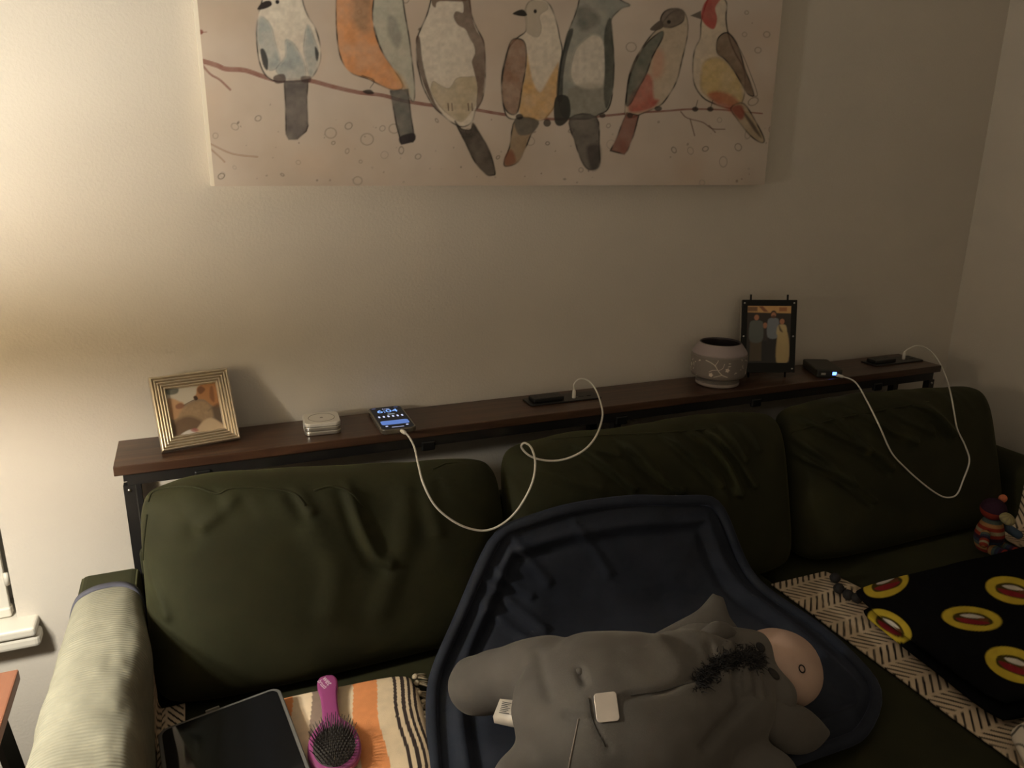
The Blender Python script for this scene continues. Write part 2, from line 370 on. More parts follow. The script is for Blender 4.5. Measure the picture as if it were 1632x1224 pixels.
# ------------------------------------------------------------------ console shelf behind the sofa
SZ = 0.86; SX0, SX1, SYB, SYF = -0.1728, 1.9674, -0.0133, -0.1633
sh = tag(empty('console_table', (0.9, -0.09, 0)), 'long narrow dark wood console table with black metal frame behind the sofa', 'console table')
SP = [box('table_board', SX0, SX1, SYF, SYB, SZ-0.019, SZ, M_wood, bevel=0.0015)]
for y0 in (SYF+0.006, SYB-0.026): SP.append(box('rail', SX0+0.02, SX1-0.02, y0, y0+0.02, SZ-0.042, SZ-0.0192, M_blackmetal))
for x in (SX0+0.012, 0.895, SX1-0.032):
    for y0 in (SYF+0.006, SYB-0.026): SP.append(box('leg', x, x+0.02, y0, y0+0.02, 0.0, SZ-0.0425, M_blackmetal))
    SP.append(box('cross_bar', x, x+0.02, SYF+0.027, SYB-0.027, SZ-0.042, SZ-0.0192, M_blackmetal))
    SP.append(box('cross_bar', x, x+0.02, SYF+0.027, SYB-0.027, 0.10, 0.12, M_blackmetal))
for x in (SX0+0.012+0.010, SX1-0.022):
    SP.append(lathe('screw', [(0, 0), (0.0035, 0), (0.003, 0.0018), (0, 0.0024)], M_steel, None, 12, (x, SYF+0.006, SZ-0.052), (math.pi/2, 0, 0)))
for x in (-0.035, 0.42, 0.90, 1.30, 1.72):
    SP.append(box('bracket', x, x+0.03, SYF+0.002, SYF+0.012, SZ-0.052, SZ-0.030, M_black, bevel=0.003))
world_children(sh, SP)

# ------------------------------------------------------------------ canvas print of seven birds on a branch
CX0, CX1, CZ0, CZ1, CYF = 0.048, 1.376, 1.3605, 2.02, -0.033
def canvas():
    root = tag(empty('canvas_painting', (0.71, -0.016, CZ0)), 'wide canvas print of seven watercolour birds perched on a branch', 'painting')
    body = box('stretched_canvas', CX0, CX1, CYF+0.0006, -0.0005, CZ0, CZ1, M_canvas_side, bevel=0.001)
    nx, nz = 860, 428
    xs = np.linspace(CX0, CX1, nx); zs = np.linspace(CZ0, CZ1, nz); GX, GZ = np.meshgrid(xs, zs, indexing='ij')
    # digitising frame of the print (the units the drawing below is noted in)
    D = np.stack([GX-CAM[0], np.full_like(GX, CYF-CAM[1]), GZ-CAM[2]], -1); w = D@_f
    U = 816+FPX*(D@_r)/w; Vv = 612-FPX*(D@_u)/w
    S = lambda *c: np.array(lin(*c))
    bgA, bgB = S(200, 187, 175), S(184, 167, 150)
    p = Print(U, Vv, bgA)
    n = fbm(U, Vv, 0.006, 5); k = np.clip((n-.35)*2.2, 0, 1)[..., None]; p.C = p.C*(1-k)+bgB*k
    n2 = fbm(U+300, Vv+100, 0.02, 4); p.C *= (0.93+0.14*n2)[..., None]
    rust = np.clip((fbm(U+700, Vv+40, 0.010, 3)-.58)*4, 0, 1)[..., None]; p.C = p.C*(1-.25*rust)+S(190, 150, 115)*.25*rust
    ink = S(42, 36, 32)
    r2 = random.Random(3)
    for _ in range(150):                                   # drips, rings and specks of the wash
        x = r2.uniform(310, 1240); y = r2.uniform(-300, 292) if r2.random() < .45 else r2.uniform(190, 292)
        rr = r2.choice((0.8, 1.0, 1.2, 1.8, 2.5, 4, 6)) if y > 150 else r2.choice((1.2, 2, 3, 5))
        p.ell(x, y, rr*r2.uniform(.8, 1.5), rr*r2.uniform(.7, 1.2), S(88, 76, 64), r2.uniform(.2, .75), r2.uniform(0, 3), ring=0.8 if rr > 2 else 0)
    for x, y, q in ((527, 212, 9), (585, 222, 10), (628, 205, 8), (1006, 75, 8), (570, 288, 7), (1208, 80, 5), (1222, 55, 5), (1190, 20, 3)):
        p.ell(x, y, q, q*.9, S(130, 118, 104), .6, ring=1.0)
    br = S(120, 55, 45)
    p.line([(318, 96), (345, 104), (360, 110), (390, 112), (420, 122), (445, 128), (490, 128), (530, 138), (570, 147), (610, 152), (640, 160), (690, 168), (740, 172), (800, 182), (850, 188), (900, 190), (960, 185), (1010, 180), (1060, 177), (1100, 174), (1150, 175), (1215, 181)], 8, br, .85, 2.2)
    p.line([(318, 98), (335, 118), (350, 127), (367, 143)], 3.5, br, .8)
    for t in ([(1085, 178), (1095, 188), (1120, 195), (1135, 205), (1155, 206)], [(1130, 200), (1140, 211)], [(1100, 190), (1107, 216)]): p.line(t, 2, S(95, 60, 50), .8)
    for t in ([(333, 235), (350, 250), (358, 258)], [(333, 228), (370, 245), (410, 250)]): p.line(t, 3, S(150, 115, 90), .6)
    p.ell(320, 51, 4, 4, br, .8); p.line([(318, 52), (329, 51)], 2, br, .7)
    E = dict(edge=1.0, ew=1.25, ecol=ink)
    # first bird, pale blue
    p.poly([(427, -25), (414, 15), (409, 45), (410, 75), (414, 100), (422, 118), (433, 127), (447, 130), (470, 129), (492, 126), (503, 115), (510, 98), (511, 82), (508, 62), (501, 42), (492, 28), (484, 8), (478, -20), (462, -36), (440, -36)], S(214, 206, 192), .9, 1, wash=.3, **E)
    for q in ([(412, 30), (420, 28), (432, 42), (438, 65), (446, 100), (430, 112), (418, 90), (410, 60)], [(455, 65), (466, 68), (478, 85), (486, 105), (486, 122), (468, 126), (452, 124), (440, 110), (455, 90)], [(490, 40), (500, 60), (507, 85), (504, 110), (494, 122), (488, 100), (484, 75)]):
        p.poly(q, S(128, 142, 146), .75, 3, wash=.5, edge=.35, ew=1.0, ecol=S(80, 88, 90))
    p.poly([(415, 80), (421, 79), (427, 95), (426, 112), (419, 103)], S(40, 42, 44), .9, 1); p.poly([(502, 74), (508, 84), (506, 97), (503, 92)], S(40, 42, 44), .9, 1)
    p.poly([(410, 15), (418, 4), (430, 1), (433, 8), (422, 14)], S(48, 40, 40), 1, .8); p.ell(442, 3, 3.2, 3.4, S(35, 32, 34))
    p.poly([(453, 129), (491, 127), (489, 160), (491, 200), (488, 209), (474, 222), (460, 223), (456, 214), (455, 170)], S(84, 80, 80), .95, 1, wash=.22, smoothed=False, **E)
    p.poly([(436, 122), (452, 118), (455, 130), (440, 133)], S(60, 40, 40), .8, 1); p.poly([(480, 122), (495, 122), (494, 131), (482, 131)], S(60, 40, 40), .7, 1)
    # second, orange breast and grey wing
    p.poly([(539, -60), (536, -5), (536, 40), (540, 80), (549, 105), (563, 118), (585, 125), (605, 135), (625, 143), (642, 140), (636, 118), (625, 105), (613, 90), (600, 60), (594, 30), (598, -15), (612, -60), (575, -85)], S(205, 140, 88), .92, 1, wash=.35, **E)
    p.poly([(550, -60), (562, -5), (560, 30), (575, 50), (588, 45), (592, 10), (598, -40), (575, -75)], S(120, 108, 92), .7, 7, wash=.4)
    p.poly([(604, -50), (594, 15), (597, 45), (606, 75), (620, 100), (637, 125), (650, 150), (659, 162), (661, 140), (657, 100), (652, 60), (645, 20), (636, -40), (620, -70)], S(172, 172, 158), .92, 1, wash=.35, **E)
    p.poly([(620, 25), (632, 32), (640, 60), (634, 78), (622, 62), (617, 42)], S(120, 122, 116), .65, 3, wash=.3); p.poly([(622, 110), (640, 122), (652, 148), (640, 140)], S(205, 160, 110), .5, 4)
    p.poly([(622, 145), (650, 142), (655, 185), (661, 222), (658, 226), (640, 230), (632, 200)], S(80, 84, 82), .95, 1, wash=.3, smoothed=False, **E)
    p.poly([(637, 218), (659, 212), (661, 223), (640, 230)], S(45, 38, 42), .9, 1); p.line([(577, 120), (596, 128), (590, 140)], 1.5, ink, .8); p.poly([(578, 145), (590, 143), (596, 149), (585, 150)], ink, .9, .8)
    # third, white with brown sides
    p.poly([(700, -60), (688, -5), (680, 25), (668, 52), (663, 70), (664, 95), (668, 115), (675, 140), (690, 168), (704, 182), (720, 195), (737, 202), (752, 194), (758, 175), (768, 160), (773, 130), (773, 90), (770, 65), (760, 45), (752, 25), (747, -5), (738, -60), (720, -78)], S(213, 204, 190), .9, 1, wash=.2, **E)
    p.poly([(690, 130), (700, 135), (716, 141), (728, 125), (745, 123), (759, 125), (760, 160), (748, 182), (734, 194), (714, 182), (698, 165), (687, 145)], S(168, 150, 116), .75, 1.5, wash=.45, edge=.4, ew=1, ecol=S(110, 95, 70))
    p.poly([(735, -2), (748, -8), (752, 25), (760, 50), (772, 68), (773, 120), (768, 160), (759, 174), (761, 140), (755, 112), (752, 98), (757, 85), (755, 72), (748, 60), (742, 47), (730, 40), (723, 27), (727, 18), (738, 20), (738, 5)], S(92, 68, 56), .92, 1, wash=.25)
    p.poly([(663, 62), (669, 60), (673, 95), (681, 130), (694, 165), (705, 181), (695, 174), (684, 155), (673, 128), (665, 100)], S(80, 60, 50), .9, 1, wash=.2); p.poly([(688, 5), (694, -12), (742, -12), (742, 2), (700, 2), (694, 12)], S(100, 75, 60), .85, 1)
    p.poly([(725, 193), (735, 205), (750, 207), (754, 196), (766, 215), (780, 240), (789, 274), (785, 279), (775, 278), (757, 258), (742, 228)], S(46, 40, 36), .95, 1, wash=.22, **E)
    for x in (714, 720, 746, 752): p.line([(x, 165), (x+1, 176)], 2.0, S(70, 42, 38), .8)
    # fourth, brown wing and ochre belly
    p.poly([(838, 20), (842, 5), (855, -2), (870, 2), (880, 15), (888, 40), (892, 60), (896, 80), (893, 110), (890, 140), (885, 165), (876, 180), (862, 192), (835, 187), (818, 190), (806, 182), (800, 150), (800, 120), (805, 95), (812, 75), (825, 60), (838, 50), (840, 35)], S(214, 204, 188), .9, 1, wash=.2, **E)
    p.poly([(840, 85), (848, 125), (860, 147), (872, 130), (882, 112), (891, 102), (887, 160), (870, 188), (845, 190), (828, 180), (830, 150), (838, 110)], S(198, 152, 84), .88, 2, wash=.4)
    p.poly([(836, 18), (845, 2), (868, 3), (873, 14), (860, 25), (863, 45), (857, 59), (840, 52), (838, 35)], S(176, 164, 148), .85, 1, edge=.4, ew=1, ecol=S(120, 110, 98))
    p.poly([(815, 65), (831, 63), (838, 75), (838, 105), (832, 140), (825, 178), (812, 181), (802, 165), (800, 130), (806, 95)], S(126, 86, 64), .92, 1.5, wash=.35, **E)
    p.poly([(817, 22), (832, 15), (840, 23), (834, 26)], S(50, 46, 42), 1, .8); p.ell(853, 18, 2.6, 3.2, S(35, 30, 28))
    p.poly([(822, 190), (858, 193), (846, 215), (838, 235), (826, 258), (806, 265), (804, 255), (812, 235)], S(140, 116, 86), .92, 1, wash=.3, **E); p.poly([(822, 188), (858, 193), (848, 212), (826, 214)], S(92, 90, 86), .9, 1.2, wash=.2)
    p.poly([(805, 250), (815, 238), (822, 258), (806, 264)], S(130, 70, 48), .7, 2); p.ell(828, 186, 6, 4.5, ink, .85); p.ell(872, 196, 6, 6, ink, .85)
    # fifth, slate blue
    p.poly([(935, -60), (921, 10), (908, 45), (900, 75), (893, 110), (890, 150), (895, 182), (910, 189), (940, 189), (955, 182), (968, 175), (975, 155), (978, 120), (978, 85), (974, 50), (975, 30), (990, 14), (1004, 8), (986, -4), (978, -40), (958, -66)], S(132, 138, 132), .93, 1, wash=.4, **E)
    p.poly([(915, 85), (925, 70), (945, 55), (960, 62), (965, 90), (962, 135), (945, 142), (920, 138), (909, 118)], S(212, 203, 190), .9, 2.5, wash=.15, edge=.3, ew=1.2, ecol=S(110, 108, 100)); p.poly([(908, 140), (962, 138), (962, 178), (915, 184)], S(140, 132, 120), .6, 4, wash=.4)
    p.poly([(905, 50), (914, 48), (904, 85), (898, 120), (896, 160), (887, 155), (890, 110), (898, 75)], S(52, 54, 52), .9, 1, wash=.2)
    p.poly([(885, 156), (905, 154), (909, 183), (896, 200), (884, 194)], S(45, 46, 44), .95, 1); p.poly([(963, 52), (974, 30), (979, 100), (977, 140), (967, 173), (962, 150), (964, 110)], S(66, 68, 62), .92, 1.2, wash=.3)
    p.poly([(918, 18), (935, 10), (955, 28), (945, 45), (925, 48)], S(82, 84, 80), .7, 4, wash=.4)
    p.poly([(908, 188), (950, 186), (955, 235), (955, 264), (942, 271), (930, 262), (918, 232)], S(86, 82, 78), .95, 1, wash=.3, **E); p.poly([(935, 235), (956, 232), (955, 264), (942, 270)], S(50, 46, 46), .7, 3)
    # sixth, grey cap and red belly
    p.poly([(1053, 40), (1035, 60), (1015, 90), (1003, 120), (998, 155), (996, 182), (1005, 188), (1030, 178), (1047, 171), (1060, 160), (1078, 130), (1087, 95), (1095, 60), (1096, 35), (1088, 17), (1070, 20)], S(186, 170, 148), .9, 1, wash=.3, **E)
    p.poly([(1030, 118), (1040, 128), (1042, 155), (1050, 160), (1040, 172), (1020, 178), (1002, 176), (1005, 150), (1018, 138)], S(176, 74, 64), .85, 2.5, wash=.3); p.poly([(1042, 80), (1058, 85), (1055, 120), (1038, 122)], S(200, 140, 115), .5, 5)
    p.poly([(1054, 50), (1030, 70), (1012, 100), (1002, 130), (998, 166), (1005, 165), (1018, 140), (1030, 118), (1040, 90), (1056, 60)], S(88, 96, 90), .93, 1.2, wash=.3, **E)
    p.poly([(1053, 30), (1060, 18), (1075, 13), (1089, 17), (1090, 31), (1082, 39), (1068, 44), (1056, 42)], S(104, 92, 84), .93, 1, wash=.25, **E); p.poly([(1036, 46), (1053, 32), (1057, 43), (1045, 49)], S(90, 80, 72), .95, .8); p.ell(1066, 35, 3, 3, ink)
    p.poly([(999, 180), (1018, 184), (1010, 215), (1000, 240), (995, 246), (973, 240), (985, 215), (992, 195)], S(128, 72, 60), .93, 1, wash=.25, smoothed=False, **E); p.ell(1049, 173, 6, 4, ink, .8)
    # seventh, red head
    p.poly([(1118, 32), (1116, 60), (1107, 80), (1104, 110), (1107, 135), (1120, 155), (1140, 166), (1165, 173), (1180, 167), (1187, 145), (1186, 112), (1172, 85), (1162, 60), (1157, 30), (1158, 5), (1146, -8), (1130, -4)], S(200, 186, 166), .92, 1, wash=.25, **E)
    p.poly([(1122, 100), (1145, 92), (1165, 108), (1180, 130), (1183, 158), (1170, 168), (1140, 160), (1120, 146), (1117, 128)], S(196, 170, 112), .85, 3, wash=.35, edge=.3, ew=2, ecol=S(140, 110, 60)); p.poly([(1128, 150), (1148, 146), (1172, 156), (1186, 180), (1178, 188), (1160, 175), (1140, 165)], S(168, 78, 60), .8, 3, wash=.3)
    p.poly([(1144, 62), (1158, 52), (1172, 65), (1180, 85), (1187, 110), (1198, 138), (1201, 153), (1190, 148), (1180, 130), (1168, 110), (1155, 94), (1143, 84)], S(108, 86, 70), .93, 1.2, wash=.3, **E); p.line([(1160, 50), (1180, 80), (1195, 115), (1207, 150), (1200, 153)], 1.5, ink, .7)
    p.poly([(1117, 22), (1124, 3), (1138, -5), (1150, -4), (1140, 12), (1143, 30), (1138, 46), (1127, 42), (1119, 32)], S(168, 52, 50), .93, 1.2, wash=.2); p.poly([(1100, 25), (1117, 17), (1118, 31)], S(90, 82, 74), .9, .8, smoothed=False)
    p.poly([(1165, 172), (1185, 165), (1205, 195), (1218, 222), (1212, 227), (1195, 215), (1175, 190)], S(170, 150, 122), .93, 1, wash=.3, **E); p.poly([(1180, 172), (1200, 195), (1214, 220), (1200, 206)], S(70, 58, 50), .8, 1.5); p.poly([(1165, 172), (1182, 168), (1186, 185), (1178, 190)], S(140, 66, 55), .8, 2)
    for x in (1108, 1132): p.ell(x, 174, 5, 4, ink, .85); p.line([(x+4, 160), (x, 174)], 1.5, ink, .8)
    for x in (960, 1004): p.ell(x, 184, 5, 4, ink, .8)
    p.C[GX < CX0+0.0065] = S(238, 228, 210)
    P = np.stack([GX, np.full_like(GX, CYF), GZ], -1)
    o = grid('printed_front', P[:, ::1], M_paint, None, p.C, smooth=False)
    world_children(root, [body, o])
canvas()

# ------------------------------------------------------------------ soft things
from mathutils.bvhtree import BVHTree
def sheet_pair(name, mid, nrm, tfront, tback, mat_, parent=None, colors=None):
    """closed pillow: two grids meeting at their rim"""
    n, m = mid.shape[:2]; A = mid+nrm*tfront[..., None]; B = mid-nrm*tback[..., None]
    rim = np.zeros((n, m), bool); rim[0] = rim[-1] = True; rim[:, 0] = rim[:, -1] = True
    ia = np.arange(n*m).reshape(n, m); ib = ia.copy(); k = n*m; free = ~rim; ib[free] = k+np.arange(free.sum())
    V = np.concatenate([A.reshape(-1, 3), B[free]]); i, j = np.meshgrid(np.arange(n-1), np.arange(m-1), indexing='ij')
    def q(I): return np.stack([I[i, j], I[i+1, j], I[i+1, j+1], I[i, j+1]], -1).reshape(-1, 4)
    F = np.concatenate([q(ia), q(ib)[:, ::-1]])
    me = bpy.data.meshes.new(name); me.vertices.add(len(V)); me.vertices.foreach_set('co', V.astype(np.float32).ravel())
    me.loops.add(F.size); me.loops.foreach_set('vertex_index', F.ravel().astype(np.int32)); me.polygons.add(len(F))
    me.polygons.foreach_set('loop_start', np.arange(0, F.size, 4, dtype=np.int32)); me.update(calc_edges=True); me.validate()
    if colors is not None: set_print(me, np.concatenate([colors.reshape(-1, 3), colors[free]]))
    return link(name, me, mat_, parent, True), A
def warp(n): s = np.linspace(-1, 1, n); return s*(1.42-0.42*s*s*1.0)
def crease_field(X, Z, creases, Y):
    d = np.zeros(X.shape)
    for pts, amp, w in creases:
        q = [(c[0], c[2]) for c in (onY(a, b, Y) for a, b in pts)]; q = [tuple(t) for t in catmull(q, 4)]
        w = w*0.85; D = seg_dist(X, Z, q); D2 = seg_dist(X+w*1.1, Z+w*0.9, q)
        d += amp*np.exp(-(D/w)**2) - 0.45*amp*np.exp(-(D2/(1.2*w))**2)
    return d
def back_cushion(label, BL, BR, TL, TR, yb, yt, half, creases, seams, seed, gather):
    nu, nv = 170, 120; u, v = np.meshgrid(warp(nu), warp(nv), indexing='ij'); a, b = (u+1)/2, (v+1)/2
    L = lambda p, q: np.array(p)[None, None]*(1-b[..., None])+np.array(q)[None, None]*b[..., None]
    E = L(BL, TL)*(1-a[..., None])+L(BR, TR)*a[..., None]
    cx = (BL[0]+BR[0])/2; cz = (BL[1]+TL[1])/2
    rd = 0.055*np.abs(u)**6*np.abs(v)**6
    X = cx+(E[..., 0]-cx)*(1-rd*1.1); Z = cz+(E[..., 1]-cz)*(1-rd*1.5)
    Z = Z+0.012*(fbm(X+seed, X*0+seed, 6, 3)-.5)*np.clip(v, 0, 1)**4*2
    Y = yb+(yt-yb)*b
    prof = np.clip((1-np.abs(u)**5)*(1-np.abs(v)**5), 0, 1)
    half = half*(1.18-0.22*b); t = half*prof**0.38
    dsp = (1.0 if seed < 2 else 1.6)*crease_field(X, Z, creases, -0.37)
    dsp += gather*(fbm(X*1.0+seed*3+Z*.4, Z*0.2, 24, 2)-.5)*np.clip((v-.62)/.3, 0, 1)*1.6
    dsp += 0.020*(fbm(X+seed, Z+seed, 3.6, 2)-.5)
    tf = t+(dsp+0.012*(1-u*u)*(1-v*v))*np.clip(prof*2.5, 0, 1)
    mid = np.stack([X, Y, Z], -1); nrm = np.zeros_like(mid); nrm[..., 1] = -1
    root = tag(empty('sofa_back_cushion', (cx, yb, BL[1])), label, 'cushion', 'back cushions of the olive sofa')
    o, A = sheet_pair('cushion_cover', mid, nrm, tf, t, M_olive)
    parts = [o]; FA = A.reshape(-1, 3)
    bv = BVHTree.FromPolygons([tuple(q) for q in A.reshape(-1, 3)], [(p*nv+q, (p+1)*nv+q, (p+1)*nv+q+1, p*nv+q+1) for p in range(nu-1) for q in range(nv-1)])
    for pts in seams:
        out = []
        for x, y in catmull(pts, 6):
            dv = Vector(_ray(x, y)).normalized(); loc = bv.ray_cast(Vector(CAM), dv)[0]
            if loc is not None: out.append(np.array(loc-dv*0.0008))
        if len(out) < 4: continue
        out = np.array(out); out[1:-1] = (out[:-2]+out[1:-1]+out[2:])/3
        parts.append(tube('seam', out, 0.0021, M_olive, None, 6))
    return world_children(root, parts)

# sofa frame ------------------------------------------------------
sofa = tag(empty('sofa', (0.95, -0.6, 0)), 'olive green velvet sofa with low arms along the wall', 'sofa')
SF = [box('sofa_base', -0.235, 2.15, -1.05, -0.20, 0.10, 0.33, M_olive, bevel=0.02, seg=3),
      box('sofa_base', 1.20, 2.15, -1.62, -1.0505, 0.10, 0.33, M_olive, bevel=0.02, seg=3),
      box('back_frame', -0.146, 2.043, -0.20, -0.172, 0.30, 0.70, M_olive, bevel=0.012, seg=3)]
for x0, x1, y0 in ((-0.146, 0.56, -1.07), (0.562, 1.215, -1.07), (1.217, 2.043, -1.62)):
    SF.append(box('seat_cushion', x0, x1, y0, -0.203, 0.331, 0.46, M_olive, bevel=0.028, seg=4, smooth=True))
SF.append(box('arm', -0.250, -0.148, -1.08, -0.176, 0.11, 0.660, M_olive, bevel=0.014, seg=4))
SF.append(box('arm', 2.046, 2.165, -1.64, -0.176, 0.11, 0.630, M_olive, bevel=0.05, seg=6, smooth=True))
for x in (-0.244, -0.154):
    SF.append(tube('arm_piping', [(x, -1.07, 0.655), (x, -0.19, 0.655), (x, -0.181, 0.640), (x, -0.181, 0.30)], 0.0035, M_olive, None, 8))
for x, y in ((-0.19, -0.23), (-0.19, -1.0), (2.08, -0.23), (2.08, -1.56), (1.28, -1.56)):
    V, F = tube_vf([(x, y, 0.11), (x, y, 0.0)], [0.022, 0.014], 12); SF.append(pymesh('foot', V, F, M_wood))
world_children(sofa, SF)

C1 = [([(560, 785), (568, 815), (580, 850), (600, 885), (618, 895)], .013, .013), ([(385, 790), (362, 820), (325, 848)], .009, .016), ([(232, 930), (262, 985)], .008, .012),
      ([(345, 785), (352, 797)], .006, .008), ([(497, 823), (480, 800), (455, 785)], .008, .012), ([(655, 800), (640, 870), (600, 960)], .007, .03), ([(690, 755), (730, 738), (770, 745)], .008, .014), ([(270, 790), (240, 815)], .006, .01), ([(700, 760), (690, 800), (700, 850)], .006, .02), ([(500, 850), (530, 900), (520, 960)], .006, .03)]
C2 = [([(870, 695), (910, 715), (950, 728), (985, 755), (1012, 778)], .011, .011), ([(915, 698), (955, 722), (1000, 735)], .008, .009), ([(1000, 692), (1030, 730), (1060, 765), (1085, 780)], .012, .012), ([(1110, 685), (1145, 715), (1165, 745), (1176, 785)], .011, .011),
      ([(1140, 685), (1175, 722), (1200, 772)], .010, .010), ([(1075, 695), (1120, 735), (1150, 772)], .011, .012), ([(1175, 682), (1195, 735)], .008, .010), ([(800, 720), (880, 760), (960, 780)], .006, .02), ([(1205, 670), (1220, 720)], .006, .01)]
C3 = [([(1248, 680), (1280, 700), (1330, 745), (1348, 762)], .011, .011), ([(1258, 720), (1300, 740), (1340, 760), (1375, 788)], .012, .010), ([(1282, 652), (1330, 690), (1390, 720), (1412, 742)], .011, .012), ([(1340, 655), (1365, 685), (1385, 715)], .009, .010),
      ([(1460, 640), (1500, 660), (1522, 692)], .013, .014), ([(1385, 660), (1420, 685), (1460, 705)], .009, .012), ([(1430, 645), (1450, 670), (1490, 690)], .007, .012), ([(1545, 610), (1556, 640)], .006, .012)]
back_cushion('leftmost olive velvet back cushion, below the silver frame and phone', (-0.140, 0.462), (0.558, 0.462), (-0.128, 0.862), (0.548, 0.818), -0.340, -0.262, 0.070, C1,
             [[(236, 800), (245, 782), (275, 776), (310, 776), (345, 787), (365, 779), (400, 777), (440, 780), (470, 787), (487, 806)], [(500, 782), (530, 775), (560, 786), (578, 808)], [(690, 748), (720, 735), (750, 728), (775, 742)], [(234, 820), (229, 870), (228, 940), (236, 1000)]], 1.3, 0.010)
back_cushion('middle olive velvet back cushion, behind the navy mat', (0.562, 0.462), (1.300, 0.462), (0.560, 0.838), (1.285, 0.842), -0.345, -0.262, 0.070, C2, [[(880, 700), (960, 694), (1050, 690), (1140, 683)]], 5.1, 0.010)
back_cushion('rightmost olive velvet back cushion, behind the black blanket', (1.304, 0.462), (2.040, 0.462), (1.290, 0.840), (2.005, 0.832), -0.350, -0.262, 0.070, C3, [[(1260, 690), (1330, 668), (1400, 655), (1480, 640)]], 9.7, 0.010)

# throw over the left arm --------------------------------------------------
def rib_mat():
    m = mat('pale_sage_ribbed_cotton', (0.20, 0.19, 0.142), 0.9, var=0.10, scale=40, spec=0.1); nt = m.node_tree; b = nt.nodes['Principled BSDF']
    tc = nt.nodes.new('ShaderNodeTexCoord'); w = nt.nodes.new('ShaderNodeTexWave'); w.bands_direction = 'Y'; w.inputs['Scale'].default_value = 48; w.inputs['Distortion'].default_value = 3.0; w.inputs['Detail Scale'].default_value = 0.6
    bp = nt.nodes.new('ShaderNodeBump'); bp.inputs['Strength'].default_value = 0.45; bp.inputs['Distance'].default_value = 0.002
    nt.links.new(tc.outputs['Object'], w.inputs['Vector']); nt.links.new(w.outputs['Fac'], bp.inputs['Height']); nt.links.new(bp.outputs['Normal'], b.inputs['Normal']); return m
def arm_throw():
    sec = catmull([(-0.268, 0.28), (-0.266, 0.45), (-0.262, 0.60), (-0.250, 0.655), (-0.222, 0.673), (-0.185, 0.674), (-0.160, 0.668), (-0.144, 0.645), (-0.140, 0.58), (-0.141, 0.485)], 8)
    ys = np.linspace(-0.262, -1.06, 150); n = len(sec)
    P = np.zeros((n, 150, 3))
    for j, y in enumerate(ys):
        k = min(1, (y+0.262)/-0.30); s = np.linspace(0, 1, n)
        yy = y+0.030*np.abs(s-0.55)*np.exp(-j/30)*-1.6
        off = 0.007*k+0.020*k*(fbm(s*1.6+3, np.full(n, y*3+9), 3, 3)-.42)+0.012*np.exp(-((s-.82)/.1)**2)*math.exp(-((y+.42)/.09)**2)
        nx = np.gradient(sec[:, 1]); nz = -np.gradient(sec[:, 0]); L = np.hypot(nx, nz); nx, nz = -nx/L, -nz/L
        P[:, j, 0] = sec[:, 0]+nx*off; P[:, j, 2] = sec[:, 1]+nz*off; P[:, j, 1] = yy
    root = tag(empty('arm_throw', (-0.2, -0.65, 0.66)), 'pale sage ribbed throw draped over the left sofa arm', 'throw')
    cl = grid('throw_cloth', P[::-1], rib_mat(), None, thick=0.004)
    bm_ = np.stack([np.stack([P[:, 0, 0], P[:, 0, 1]+dy, P[:, 0, 2]], -1) for dy in (0.004, -0.004, -0.011)], 1)
    c = np.array([-0.2, 0, 0.5]); d = bm_-c; d[..., 1] = 0; d /= np.linalg.norm(d, axis=-1, keepdims=True); bm_ = bm_+d*0.0030
    bd = grid('binding', bm_[::-1], mat('charcoal_blue_binding', (0.055, 0.055, 0.075), 0.8), None, thick=0.005); bd['label'] = 'charcoal blue binding strip'
    world_children(root, [cl, bd])
arm_throw()

